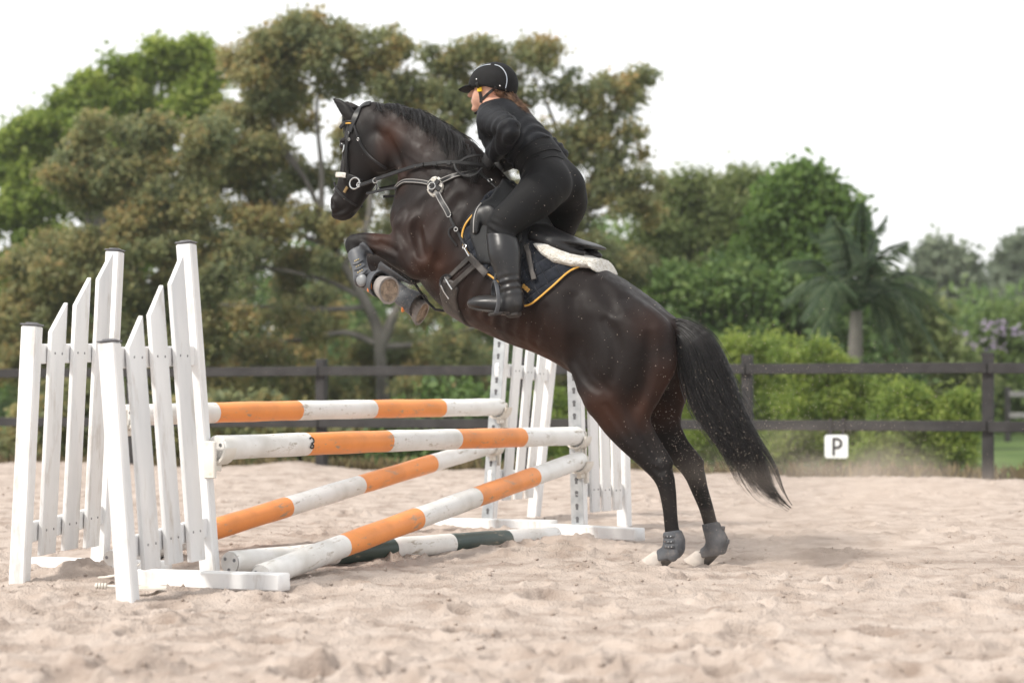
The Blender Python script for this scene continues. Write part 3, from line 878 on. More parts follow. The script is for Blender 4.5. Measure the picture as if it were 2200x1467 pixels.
# fore limb, far: folded lower
G.chain([nd(895, 575, -.165, .085, .066), nd(862, 565, -.165, .076, .06), nd(830, 560, -.16, .06, .05), nd(803, 558, -.16, .047, .044), nd(800, 572, -.16, .044, .04),
         nd(818, 592, -.155, .034, .029), nd(845, 617, -.15, .033, .028), nd(865, 635, -.145, .042, .036), nd(879, 646, -.14, .034, .031), nd(889, 653, -.14, .04, .04)], k=.028, res=40)
# head
G.chain([nd(803, 246, 0, .075, .062), nd(791, 285, 0, .122, .088), nd(786, 330, 0, .130, .086), nd(772, 372, 0, .112, .072), nd(757, 408, 0, .092, .060),
         nd(742, 438, 0, .080, .058), nd(744, 450, 0, .062, .050)], k=.02, res=60)
G.ball(pp(822, 328, .045), (.095, .05, .105), .03, mirror=True)                   # jowl
G.chain([nd(741, 322, .075, .016, .014), nd(746, 350, .068, .014, .013), nd(744, 385, .058, .010, .010)], k=.03, mirror=True)   # facial crest
G.ball(pp(740, 304, .074), (.032, .018, .018), .03, mirror=True)                # brow
G.ball(pp(737, 313, .090), (.020, .013, .016), .008, mirror=True, sub=True)     # eye socket
G.chain([nd(716, 430, .045, .018, .018), nd(718, 445, .045, .022, .018)], k=.02, mirror=True)                      # nostril wing
G.chain([nd(711, 432, .062, .012, .010), nd(715, 443, .064, .008, .009)], k=.01, mirror=True, sub=True)          # nostril
G.chain([nd(722, 463, .0, .020, .035), nd(736, 465, 0, .022, .034), nd(752, 458, 0, .025, .034)], k=.02)           # lips and chin
G.chain([nd(716, 459, .046, .0035, .012), nd(740, 449, .05, .0035, .012), nd(755, 440, .056, .003, .01)], k=.008, mirror=True, sub=True)  # mouth
G.chain([nd(756, 254, .055, .034, .026), nd(741, 235, .060, .034, .020), nd(728, 222, .060, .024, .012), nd(712, 209, .060, .006, .005)], k=.02, mirror=True)   # ears
G.chain([nd(735, 234, .085, .012, .012), nd(722, 219, .075, .007, .008)], k=.01, mirror=True, sub=True)
# dock of the tail
G.chain([nd(1412, 694, 0, .055, .05), nd(1448, 702, 0, .038, .036), nd(1480, 728, 0, .028, .028), nd(1500, 765, 0, .018, .018)], k=.04)
# grooves: behind the shoulder, flank, thigh line
G.chain([nd(1000, 480, .27, .014, .03), nd(965, 545, .285, .016, .03), nd(935, 595, .28, .014, .03)], k=.06, sub=True)
G.chain([nd(1245, 700, .345, .02, .06), nd(1240, 770, .31, .02, .05)], k=.09, sub=True)
G.chain([nd(1388, 750, .275, .016, .04), nd(1380, 830, .262, .018, .04), nd(1352, 895, .228, .014, .04)], k=.055, sub=True)
G.chain([nd(1225, 745, .30, .022, .05), nd(1255, 800, .275, .016, .04), nd(1300, 838, .27, .012, .03)], k=.06, sub=True)     # flank fold
G.chain([nd(1310, 700, .315, .014, .04), nd(1330, 760, .318, .014, .04), nd(1335, 820, .30, .012, .03)], k=.06, sub=True)    # between thigh muscles
G.chain([nd(1370, 890, .225, .010, .03), nd(1398, 950, .185, .008, .02)], k=.03, sub=True)                                   # gaskin
G.chain([nd(900, 430, .245, .012, .03), nd(885, 490, .25, .012, .03), nd(905, 545, .265, .012, .03)], k=.05, sub=True)       # upper arm edge
G.chain([nd(850, 540, .245, .008, .02), nd(815, 520, .225, .008, .02)], k=.03, sub=True)
for q_ in range(6):                                                                                                         # ribs
    G.chain([nd(1035 + 24*q_, 560 + 14*q_, .295 + .008*q_, .012, .02), nd(1010 + 24*q_, 625 + 13*q_, .29 + .006*q_, .010, .02)], k=.045, sub=True)
G.blur(1)
Vb, Qb = nets(G.d, G.lo, VH)
BODY = BVHTree.FromPolygons([tuple(v) for v in Vb], [tuple(q) for q in Qb])
# second pass: creases and swellings laid along the surface
def onskin(pts, n):
    out_ = []
    for p in catmull([(a, b, 0) for a, b in pts], n):
        h_ = ray(p[0], p[1], BODY)
        if h_ is not None:
            nn = h_[1].normalized(); out_.append((h_[0], nn if nn.dot(CAM_L - h_[0]) > 0 else -nn))
    return out_
def crease(pts, w, dep, k=.02, n=10, sub=True, mirror=True):
    q_ = onskin(pts, n)
    if len(q_) < 2: return
    m_ = len(q_)
    nd_ = []
    for i, (p, nn) in enumerate(q_):
        f_ = math.sin(math.pi * (i + .6) / (m_ + .2)) ** .5
        r_ = w * f_
        c = p + nn * ((r_ - dep * f_) if sub else -(r_ - dep * f_))
        nd_.append((*c, r_, r_))
    G.chain(nd_, k=k, sub=sub, mirror=mirror)
crease([(811, 280), (826, 305), (838, 330), (838, 352), (828, 368)], .020, .010, .02)          # behind the jowl
crease([(832, 290), (848, 325), (862, 358), (872, 385)], .016, .006, .03)                        # jugular groove
crease([(752, 330), (750, 355), (746, 385)], .010, .004, .016)                                    # below the facial crest
crease([(770, 395), (760, 415), (752, 432)], .010, .004, .02)
crease([(711, 431), (712, 438), (715, 444)], .013, .011, .006, 6)                                 # nostril
crease([(707.5, 436), (710, 428), (716, 427), (720, 434), (719, 443)], .006, .004, .008, sub=False)
crease([(720, 458), (730, 453), (741, 447), (750, 441)], .007, .005, .006)                       # mouth
crease([(728, 440), (733, 448), (736, 456)], .008, .003, .012)
crease([(735, 472), (750, 466), (764, 455)], .010, .003, .02)
crease([(737, 305), (745, 303), (752, 309)], .006, .003, .010)
crease([(960, 395), (935, 420), (905, 440), (875, 455)], .030, .010, .05)                        # neck meets shoulder
crease([(985, 430), (965, 470), (950, 515), (940, 560)], .026, .010, .045)                       # behind the shoulder blade
crease([(925, 440), (905, 475), (895, 510), (903, 545)], .020, .009, .035)                       # upper arm
crease([(868, 470), (860, 490), (866, 515), (884, 540)], .020, .010, .03)
crease([(852, 492), (868, 520), (878, 548), (892, 575), (915, 592)], .014, .008, .022)          # forearm root
crease([(775, 512), (793, 521), (812, 527), (835, 530)], .010, .006, .014)                       # forearm muscles
crease([(800, 540), (825, 551), (850, 560)], .010, .005, .016)
crease([(945, 600), (960, 590), (985, 570)], .018, .006, .03)
crease([(1232, 640), (1236, 690), (1238, 740), (1232, 775)], .035, .014, .05)                    # flank hollow
crease([(1232, 760), (1246, 795), (1262, 820), (1285, 838)], .016, .010, .025)                  # stifle fold
crease([(1300, 690), (1318, 730), (1322, 775), (1312, 815)], .024, .009, .04)
crease([(1395, 720), (1392, 770), (1382, 825), (1365, 870)], .024, .012, .035)                   # hamstring line
crease([(1340, 860), (1362, 900), (1392, 950), (1412, 985)], .012, .007, .02)                    # gaskin
crease([(1302, 870), (1325, 905), (1352, 945)], .012, .005, .02)
crease([(1405, 1005), (1418, 1015), (1430, 1008)], .010, .005, .014)
crease([(1440, 1035), (1446, 1080), (1449, 1125)], .008, .005, .010)                              # tendon groove
crease([(1290, 610), (1310, 640), (1322, 665)], .030, .007, .05)
crease([(1345, 640), (1372, 672), (1395, 690)], .030, .006, .05)
for q_ in range(7): crease([(1020 + 25*q_, 590 + 12*q_), (1003 + 25*q_, 630 + 13*q_), (998 + 25*q_, 665 + 12*q_)], .016, .0035, .03)   # ribs
for pts_ in ([(1300, 885), (1320, 915), (1345, 955)], [(1040, 715), (1100, 738), (1150, 755)], [(905, 480), (920, 520), (935, 545)], [(870, 330), (900, 350), (930, 380)]):
    crease(pts_, .006, .003, .008, sub=False)                                                    # veins
Vb, Qb = nets(G.d, G.lo, VH)
Vb = relax(Vb, Qb, 2)
BODY = BVHTree.FromPolygons([tuple(v) for v in Vb], [tuple(q) for q in Qb])

# coat colour: black points, warm brown on throat, elbow, belly, gaskins
def near(V, specs):
    f = np.zeros(len(V))
    for (px, py, n, r, w) in specs:
        c = pp(px, py, abs(n))
        d = np.sqrt((V[:, 0] - c[0]) ** 2 + (V[:, 2] - c[2]) ** 2 + .5 * (np.abs(V[:, 1]) - abs(n)) ** 2)
        f = np.maximum(f, w * np.exp(-(d / r) ** 2))
    return f
br = .27 + .85 * near(Vb, [(838, 300, .08, .10, .42), (870, 380, .1, .10, .35), (820, 520, .17, .13, .5), (925, 575, .25, .14, .42), (905, 500, .2, .22, .25), (1060, 650, .25, .25, .15),
                     (1150, 742, .12, .17, .6), (1050, 712, .1, .15, .45), (1300, 880, .2, .14, .42), (1380, 880, .16, .10, .45), (1455, 840, .15, .16, .5), (1400, 700, .2, .14, .2),
                     (920, 330, .1, .16, .22), (770, 460, .04, .05, .25)])
br -= .45 * near(Vb, [(775, 300, .08, .10, .7), (760, 380, .06, .10, .5), (735, 440, .05, .07, .2)])
br = br + .10 * fbm(Vb[:, 0] * 5, Vb[:, 2] * 5 + Vb[:, 1] * 3, 3)
lowz = np.clip((.62 - Vb[:, 2]) / .2, 0, 1)
br = br * (1 - .8 * lowz)
for p_, r_ in ((pp(760, 528, .18), .1), (pp(785, 600, .27), .16), (pp(860, 630, -.15), .14), (pp(735, 230, .06), .09)):
    d = np.sqrt(((Vb - p_) ** 2).sum(1)); br *= 1 - .85 * np.exp(-(d / r_) ** 4)
M_coat = mat('horse_coat', (.0035, .003, .0033), [(.009, .0055, .005), (.034, .013, .0075), (.068, .025, .012)], rough=.5, spec=.22, attr='brown', ramp=(0., .95), bump=.2, bscale=90., sheen=.0, stretch=(1.6, 1, .5), bdist=.004)
nt_ = M_coat.node_tree
_n = nt_.nodes.new('ShaderNodeTexNoise'); _n.inputs['Scale'].default_value = 16; _n.inputs['Detail'].default_value = 6; _n.inputs['Roughness'].default_value = .65
_m = nt_.nodes.new('ShaderNodeMapRange'); _m.inputs['From Min'].default_value = .3; _m.inputs['From Max'].default_value = .7; _m.inputs['To Min'].default_value = .44; _m.inputs['To Max'].default_value = .72
_c = nt_.nodes.new('ShaderNodeTexCoord')
nt_.links.new(_c.outputs['Object'], _n.inputs['Vector']); nt_.links.new(_n.outputs['Fac'], _m.inputs['Value']); nt_.links.new(_m.outputs[0], nt_.nodes['Principled BSDF'].inputs['Roughness'])
def hthing(name, base, label, cat, group=None):
    """an Empty in the horse frame that carries parts given in the horse frame"""
    e = empty(name, HM @ Vector(base), label, cat, group, rot=(0, 0, math.pi - HA))
    e['_b'] = [float(x) for x in base]
    return e
def off_of(e):
    b = e['_b']; return np.array([b[0], b[1], b[2]])
horse = hthing('horse', (0, 0, 0), 'dark bay horse leaping over the jump with its forelegs folded', 'horse')
me = mesh_np('body', Vb, Qb, attrs={'brown': ('FLOAT', np.clip(br, 0, 1))})
link('body', me, M_coat, horse)

# eyes
M_eye = mat('horse_eye', (.006, .004, .004), rough=.08, spec=.6)
M_hoof = mat('hoof_horn', (.16, .15, .145), (.32, .29, .27), rough=.75, scale=14., bump=.3, bscale=70.)
M_hoofl = mat('hoof_pale', (.42, .38, .35), (.60, .54, .48), rough=.85, scale=12., bump=.3, bscale=70.)
M_sole = mat('hoof_sole', (.20, .16, .125), (.42, .33, .25), rough=.95, scale=40., bump=.6, bscale=60.)
def ellipsoid(mb, c, ax, nu=14, nv=10):
    c = Vector(c); ax = [Vector(a) for a in ax]
    vs_ = []; fs = []
    for i in range(nv + 1):
        th = math.pi * i / nv
        for j in range(nu):
            ph = 2 * math.pi * j / nu
            vs_.append(c + ax[0] * math.sin(th) * math.cos(ph) + ax[1] * math.sin(th) * math.sin(ph) + ax[2] * math.cos(th))
    for i in range(nv):
        for j in range(nu):
            k = (j + 1) % nu; fs.append([i*nu+j, (i+1)*nu+j, (i+1)*nu+k, i*nu+k])
    mb.add(vs_, fs)
for sgn in (1, -1):
    mb = MB(); c = pp(737, 313, .075); c[1] *= sgn
    ellipsoid(mb, c, ((.021, 0, 0), (0, .018, 0), (0, 0, .020))); mb.build('eye', M_eye, horse)

def hoof(name_mat, cor, toe, up, rc=.046, rt=.060):
    """hoof wall from the coronet to the ground face; cor, sole centre, and toe direction"""
    cor = Vector(cor); sole = Vector(toe); ax = (sole - cor).normalized(); fw = Vector(up); fw = (fw - ax * fw.dot(ax)).normalized(); sd_ = ax.cross(fw)
    mb = MB(); n = 22
    vs_ = []
    rings = [(0., rc * .9, 0.), (.04, rc, 0.), (.5, (rc + rt) / 2, .010), (.93, rt, .020), (1., rt * .97, .021), (1.002, rt * .82, .021)]
    Lh = (sole - cor).length
    for (q, r_, sh) in rings:
        for k in range(n):
            a = 2 * math.pi * k / n
            ca, sa = math.cos(a), math.sin(a)
            rad = r_ * (1 - .16 * max(0, -ca) ** 2)
            vs_.append(cor + ax * (Lh * q) + fw * (ca * rad * (1 + .14 * q) + sh) + sd_ * sa * rad * .93)
    fs = []
    for i in range(len(rings) - 1):
        for k in range(n):
            j = (k + 1) % n; fs.append([i*n+k, i*n+j, (i+1)*n+j, (i+1)*n+k])
    mb.add(vs_, fs); c0 = mb.n; mb.add([cor], [])
    for k in range(n): mb.f3.append([c0, (k+1) % n, k])
    h_ = mb.build('hoof', name_mat, horse)
    mb = MB()     # sole with frog, set in from the wall
    vs_ = []
    prof = [(.86, 0.), (.82, -.008), (.4, -.011), (.0, -.007)]
    for (f_, dz) in prof:
        for k in range(n):
            a = 2 * math.pi * k / n; ca, sa = math.cos(a), math.sin(a)
            rad = rt * .97 * f_ * (1 - .16 * max(0, -ca) ** 2)
            vs_.append(sole + ax * dz + fw * (ca * rad * 1.14 + .021) + sd_ * sa * rad * .93)
    fs = []
    for i in range(len(prof) - 1):
        for k in range(n):
            j = (k + 1) % n; fs.append([i*n+k, i*n+j, (i+1)*n+j, (i+1)*n+k])
    mb.add(vs_, fs)
    mb.tube([sole - fw * .018 - ax * .010, sole + fw * .04 - ax * .013], [.013, .004], 8)
    mb.build('sole', M_sole, h_)
hoof(M_hoofl, pp(1423, 1190, .12), pp(1414, 1217, .12), (1, 0, 0), rc=.044, rt=.058)
hoof(M_hoofl, pp(1513, 1189, -.12), pp(1504, 1216, -.12), (1, 0, 0), rc=.044, rt=.058)
hoof(M_hoof, pp(803, 606, .265), pp(836, 613, .325), (-.55, .15, -.8), rc=.042, rt=.066)
hoof(M_hoof, pp(880, 648, -.14), pp(912, 664, -.145), (-.25, .1, -.95), rc=.042, rt=.064)
# ------------------------------------------------------------------ tack
M_leather = mat('black_leather', (.007, .007, .008), (.014, .0135, .0145), rough=.42, spec=.35, scale=25., bump=.05, bscale=200., bdist=.003)
M_leath_d = mat('worn_leather', (.02, .018, .017), (.06, .052, .047), rough=.55, spec=.4, scale=18., bump=.25, bscale=120.)
M_web = mat('grey_piping', (.30, .29, .28), rough=.6)
M_pad = mat('navy_quilt', (.007, .009, .014), (.016, .019, .027), rough=.85, spec=.2, scale=30., bump=.35, bscale=260., sheen=.15)
_nt = M_pad.node_tree; _pb = _nt.nodes['Principled BSDF']
_tc = _nt.nodes.new('ShaderNodeTexCoord'); _mp = _nt.nodes.new('ShaderNodeMapping'); _mp.inputs['Rotation'].default_value = (0, R(-35), 0)
_nt.links.new(_tc.outputs['Object'], _mp.inputs['Vector'])
_sx = _nt.nodes.new('ShaderNodeSeparateXYZ'); _nt.links.new(_mp.outputs[0], _sx.inputs[0])
_acc = None
for ax_ in ('X', 'Z'):                                   # stitched squares 62 mm apart, puffed between the seams
    a_ = _nt.nodes.new('ShaderNodeMath'); a_.operation = 'MULTIPLY'; a_.inputs[1].default_value = math.pi / .062; _nt.links.new(_sx.outputs[ax_], a_.inputs[0])
    b_ = _nt.nodes.new('ShaderNodeMath'); b_.operation = 'SINE'; _nt.links.new(a_.outputs[0], b_.inputs[0])
    c_ = _nt.nodes.new('ShaderNodeMath'); c_.operation = 'ABSOLUTE'; _nt.links.new(b_.outputs[0], c_.inputs[0])
    d_ = _nt.nodes.new('ShaderNodeMath'); d_.operation = 'POWER'; d_.inputs[1].default_value = .35; _nt.links.new(c_.outputs[0], d_.inputs[0])
    if _acc is None: _acc = d_
    else:
        e_ = _nt.nodes.new('ShaderNodeMath'); e_.operation = 'MULTIPLY'; _nt.links.new(_acc.outputs[0], e_.inputs[0]); _nt.links.new(d_.outputs[0], e_.inputs[1]); _acc = e_
_bp = _nt.nodes.new('ShaderNodeBump'); _bp.inputs['Strength'].default_value = .9; _bp.inputs['Distance'].default_value = .012
_old = _pb.inputs['Normal'].links[0].from_socket
_nt.links.new(_acc.outputs[0], _bp.inputs['Height']); _nt.links.new(_old, _bp.inputs['Normal']); _nt.links.new(_bp.outputs[0], _pb.inputs['Normal'])
M_gold = mat('gold_cord', (.62, .33, .05), (.75, .43, .09), rough=.5, scale=60.)
M_fleece = mat('sheepskin', (.66, .62, .54), [(.78, .75, .69), (.84, .82, .78)], rough=.98, spec=.05, scale=45., bump=1., bscale=120., sheen=.3, bdist=.02)
M_steel = mat('steel', (.55, .55, .54), rough=.25, metal=1.)
M_brass = mat('brass_studs', (.55, .42, .2), rough=.3, metal=1.)
M_boot = mat('boot_grey', (.045, .048, .055), (.085, .09, .10), rough=.5, spec=.45, scale=12., bump=.2, bscale=90., dirt=(.22, .18, .15), dscale=10., damt=(.55, .8))
M_bootd = mat('boot_dusty', (.065, .07, .08), (.11, .115, .125), rough=.8, spec=.2, scale=10., bump=.3, bscale=120., dirt=(.22, .19, .17), dscale=9., damt=(.5, .8))
M_orange = mat('orange_rubber', (.75, .24, .06), rough=.6)

def surf(pts, lift=.0, trees=None, n0=.1):
    """pixels -> points on the horse (or tack) with normals; off the horse: (px,py,n)"""
    trees = trees or [BODY]
    P_, N__ = [], []
    for p in pts:
        if len(p) == 3:
            P_.append(Vector(pp(*p))); N__.append(None); continue
        h_ = ray(p[0], p[1], *trees)
        if h_ is None:
            P_.append(None); N__.append(None)
        else:
            nn = h_[1].normalized()
            if nn.dot((CAM_L - h_[0])) < 0: nn = -nn
            P_.append(h_[0] + nn * lift); N__.append(nn)
    ok = [i for i in range(len(pts)) if P_[i] is not None]
    for i in range(len(pts)):
        if P_[i] is None and ok:
            j = min(ok, key=lambda k: abs(k - i))
            P_[i] = Vector(pp(pts[i][0], pts[i][1], P_[j].y))
    for i in range(len(pts)):
        if N__[i] is None: N__[i] = Vector((0, 1, .15)).normalized()
    return P_, N__
def strap(parent, name, pts, w, t, m, lift=.001, trees=None, n=None, mirror=True, edge=None):
    trees = trees or [BODY]
    fine = catmull([(p[0], p[1], (p[2] if len(p) == 3 else -9)) for p in pts], n or max(6, 5 * len(pts)))
    fp = [((p[0], p[1]) if p[2] < -1 else (p[0], p[1], p[2])) for p in fine]
    P_, N__ = surf(fp, lift, trees)
    # smooth
    for _ in range(2):
        Q_ = [P_[0]] + [(P_[i-1] + P_[i] * 2 + P_[i+1]) / 4 for i in range(1, len(P_)-1)] + [P_[-1]]; P_ = Q_
        Q_ = [N__[0]] + [(N__[i-1] + N__[i] * 2 + N__[i+1]).normalized() for i in range(1, len(N__)-1)] + [N__[-1]]; N__ = Q_
    o_ = off_of(parent)
    out = None
    for sg in ((1, -1) if mirror else (1,)):
        mb = MB()
        f = lambda v: Vector((v.x, v.y * sg, v.z))
        mb.ribbon([f(p) for p in P_], [f(x) for x in N__], w, t)
        ob = mb.build(name, m, parent, off=o_)
        if sg == 1: out = ob
        if edge:
            mb = MB()
            for e in (-1, 1):
                pts_ = []
                for i, p in enumerate(P_):
                    d = (P_[min(i+1, len(P_)-1)] - P_[max(i-1, 0)]).normalized(); u = d.cross(N__[i]).normalized()
                    pts_.append(f(p + u * e * (w / 2 - .0035) + N__[i] * t))
                mb.tube(pts_, .0022, 6)
            mb.build('edge_piping', edge, ob, off=o_)
    return out
def tubes(parent, name, pts3, r, m, seg=8, mirror=False):
    o_ = off_of(parent); ob = None
    for sg in ((1, -1) if mirror else (1,)):
        mb = MB(); mb.tube([Vector((p[0], p[1] * sg, p[2])) for p in pts3], r, seg)
        x = mb.build(name, m, parent, off=o_)
        ob = ob or x
    return ob
def ringp(parent, name, px, py, r, tr, m, trees=None, lift=.006, mirror=True, n=None, sx=1.):
    if n is None:
        h_ = ray(px, py, *(trees or [BODY]))
    else: h_ = None
    if h_ is None: c, nn = Vector(pp(px, py, n or .1)), Vector((0, 1, .1))
    else:
        nn = h_[1].normalized(); nn = nn if nn.dot(CAM_L - h_[0]) > 0 else -nn
        c = h_[0] + nn * lift
    for sg in ((1, -1) if mirror else (1,)):
        mb = MB(); mb.ring(Vector((c.x, c.y * sg, c.z)), Vector((nn.x, nn.y * sg, nn.z)), r, tr, sx=sx)
        mb.build(name, m, parent, off=off_of(parent))

def sz(pts, n=.27):
    out = []
    for p in pts:
        if len(p) == 3: q = pp(*p); out.append((q[0], q[2])); continue
        h_ = ray(p[0], p[1], BODY)
        if h_ is None: q = pp(p[0], p[1], 0.); out.append((q[0], q[2]))
        else: out.append((h_[0].x, h_[0].z))
    return out
X_, Y_, Z_ = [G.lo[i] + G.h * np.arange(G.shape[i]) for i in range(3)]
def shell(poly, t0, extra=None, k=.006, closed=False):
    """a solid layer t0 thick on the horse inside a side-view polygon -> vertices, quads"""
    pd = poly_sdf(X_, Z_, poly).astype(np.float32)[:, None, :]
    p = np.array(poly)
    i0, i1 = max(0, int((p[:, 0].min() - .06 - G.lo[0]) / VH)), min(G.shape[0], int((p[:, 0].max() + .06 - G.lo[0]) / VH) + 2)
    k0, k1 = max(0, int((p[:, 1].min() - .06 - G.lo[2]) / VH)), min(G.shape[2], int((p[:, 1].max() + .06 - G.lo[2]) / VH) + 2)
    d = G.d[i0:i1, :, k0:k1] - t0
    if extra is not None: d = d + extra(X_[i0:i1, None, None], Y_[None, :, None], Z_[None, None, k0:k1])
    pdl = pd[i0:i1, :, k0:k1]
    e = np.broadcast_to(pdl, d.shape)
    hh = np.maximum(k - np.abs(d - e), 0) / k
    f = np.maximum(d, e) + hh * hh * k * .25
    f = np.maximum(f, -(G.d[i0:i1, :, k0:k1] + .012))          # hollow: only the layer next to the coat
    V, Q = nets(f, (X_[i0], Y_[0], Z_[k0]), VH)
    return relax(V, Q, 2), Q
def put(parent, name, V, Q, m, attrs=None):
    me = mesh_np(name, V - off_of(parent), Q, attrs=attrs)
    return link(name, me, m, parent)
def bvh(V, Q): return BVHTree.FromPolygons([tuple(v) for v in V], [tuple(q) for q in Q])

# saddle cloth
pad_px = [(1034, 432), (1019, 452), (1004, 468), (994, 483), (989, 505), (990, 522), (998, 540), (1009, 556), (1024, 577), (1053, 598), (1072, 615), (1095, 645), (1122, 661), (1142, 657),
          (1162, 642), (1190, 618), (1223, 588), (1247, 575)]
padP = sz(pad_px)
top = [sz([(1290, 566, .10)])[0], (sz([(1300, 540, 0)])[0]), (padP[-1][0] + .3, 2.1), (padP[0][0], 2.1), sz([(1056, 395, 0.)])[0]]
top = [sz([(1268, 562, .20)])[0], sz([(1296, 570, .05)])[0], sz([(1310, 520, 0.)])[0], sz([(1200, 400, 0.)])[0], sz([(1105, 380, 0.)])[0], sz([(1080, 410, 0.)])[0]]
def quilt(x, y, z):
    u = (x * .82 + z * .57); v = (-x * .57 + z * .82)
    return .0055 * np.maximum(np.exp(-((np.mod(u, .062) - .031) / .006) ** 2), np.exp(-((np.mod(v, .062) - .031) / .006) ** 2))
Vp, Qp = shell(padP + top, .013, extra=quilt)
PADB = bvh(Vp, Qp)
cloth = hthing('saddle_cloth', (.55, 0, 1.05), 'dark navy quilted saddle cloth with gold cord edge under the saddle', 'saddle cloth')
put(cloth, 'quilted_cloth', Vp, Qp, M_pad)
# gold cord a little inside the rim
cord = [(1034, 437), (1022, 455), (1008, 471), (998, 485), (993, 505), (994, 521), (1002, 538), (1013, 554), (1028, 574), (1056, 594), (1076, 612), (1098, 641), (1122, 656.5), (1140, 653), (1160, 638), (1188, 614), (1221, 584), (1246, 572)]
P_, N__ = surf([tuple(p) for p in catmull([(a, b, 0) for a, b in cord], 90)[:, :2]], .0015, [PADB])
for _ in range(3): P_ = [P_[0]] + [(P_[i-1] + P_[i] * 2 + P_[i+1]) / 4 for i in range(1, len(P_)-1)] + [P_[-1]]
tubes(cloth, 'gold_cord', P_, .0048, M_gold, 8, mirror=True)
# small woven tag with lettering strokes
tg = strap(cloth, 'woven_tag', [(1121, 611), (1131, 620), (1140, 628)], .030, .002, M_leather, trees=[PADB], mirror=False, n=6)
tp, tn = surf([tuple(p) for p in catmull([(1122, 612.5, 0), (1131, 620.5, 0), (1138, 626.5, 0)], 11)[:, :2]], .0035, [PADB])
mb = MB()
for i in range(1, 10, 1):
    d = (tp[min(i+1, 10)] - tp[i-1]).normalized(); u = d.cross(tn[i]).normalized()
    mb.tube([tp[i] - u * .008, tp[i] + u * .008], .0014, 6)
    if i % 3 == 1: mb.tube([tp[i] - u * .008, tp[i] - u * .008 + d * .008], .0014, 6)
    if i % 3 == 2: mb.tube([tp[i] + u * .008, tp[i] + u * .008 + d * .006], .0014, 6)
tag(mb.build('lettering', M_gold, tg, off=off_of(cloth)), kind='stuff')

# sheepskin half pad
fl_px = [(1143, 522), (1151, 533), (1165, 549), (1190, 566), (1230, 575), (1268, 577), (1292, 587), (1301, 570), (1298, 556)]
flP = [sz([(p[0], p[1])])[0] for p in fl_px[:6]] + [sz([(1284, 588, .12)])[0], sz([(1303, 575, .0)])[0], sz([(1306, 535, 0.)])[0], sz([(1284, 535, .10)])[0], sz([(1262, 541, .17)])[0], sz([(1240, 544, .22)])[0], sz([(1210, 537, .25)])[0], sz([(1188, 528, .26)])[0], sz([(1165, 513, .27)])[0]]
Vf, Qf = shell(flP, .046, extra=lambda x, y, z: .0025 * np.sin(x * 210) * np.sin(z * 190 + y * 90) * np.cos(y * 170), k=.06)
fleece = hthing('half_pad', (.45, 0, 1.25), 'fluffy white sheepskin half pad showing behind the rider', 'half pad')
put(fleece, 'sheepskin', Vf, Qf, M_fleece)
FLB = bvh(Vf, Qf)

# saddle
saddle = hthing('saddle', (.62, 0, 1.2), 'black leather jumping saddle under the rider', 'saddle')
flap = sz([(1013, 505), (1016, 520), (1023, 536), (1029, 556), (1034, 566), (1070, 570), (1112, 566), (1130, 545), (1136, 515)]) + [sz([(1150, 490, .12)])[0], sz([(1170, 440, 0)])[0], sz([(1090, 385, 0)])[0]] + sz([(1060, 425), (1035, 437), (1020, 455), (1013, 480)])
Vs_, Qs_ = shell(flap, .026, k=.012)
put(saddle, 'flap', Vs_, Qs_, mat('flap_leather', (.006, .0065, .008), (.011, .012, .014), rough=.62, spec=.25, scale=20.))
FLAP = bvh(Vs_, Qs_)
# knee roll, seat, cantle as one soft solid
S_ = SDF((.25, -.40, 1.0), (1.15, .45, 1.85), .008)
S_.chain([nd(1078, 425, 0, .05, .06), nd(1095, 440, 0, .045, .10), nd(1135, 475, 0, .035, .12), nd(1180, 500, 0, .030, .15), nd(1225, 518, 0, .024, .165), nd(1262, 526, 0, .016, .155), nd(1285, 532, 0, .009, .11)], k=.02, res=24)
S_.chain([nd(1150, 508, .15, .040, .05), nd(1190, 525, .14, .042, .055), nd(1225, 539, .11, .030, .05), nd(1250, 543, .08, .018, .04)], k=.04, mirror=True)
S_.chain([nd(1085, 440, .10, .03, .02), nd(1100, 480, .19, .03, .018), nd(1112, 520, .24, .03, .015)], k=.03, mirror=True)
V, Q = nets(S_.d, S_.lo, .008)
put(saddle, 'seat', relax(V, Q, 2), Q, M_leather)
S_ = SDF((.6, -.45, 1.1), (1.15, .45, 1.7), .007)
h1, h2, h3 = ray(1030, 452, FLAP), ray(1023, 478, FLAP), ray(1022, 498, FLAP)
S_.chain([(*h1[0], .028, .022), (*h2[0], .030, .026), (*h3[0], .022, .016)], k=.01, mirror=True, res=10)
h4 = ray(1048, 470, FLAP)
S_.ball(np.array(h4[0]), (.06, .022, .07), .02, mirror=True)
V, Q = nets(S_.d, S_.lo, .007); KR = bvh(V, Q)
ys_ = (S_.lo[1] + S_.h * np.arange(S_.shape[1]))[None, :, None]
for sg in (1, -1):
    V, Q = nets(np.maximum(S_.d, -ys_ * sg), S_.lo, .007); put(saddle, 'knee_roll', relax(V, Q, 2), Q, M_leather)
strap(saddle, 'roll_piping', [(1034, 438), (1025, 450), (1019, 470), (1018, 500)], .006, .004, M_web, trees=[FLAP, KR], lift=.002)
strap(saddle, 'billet', [(1131, 530), (1138, 560), (1145, 590), (1148, 602)], .024, .006, M_leath_d, trees=[PADB], lift=.012)

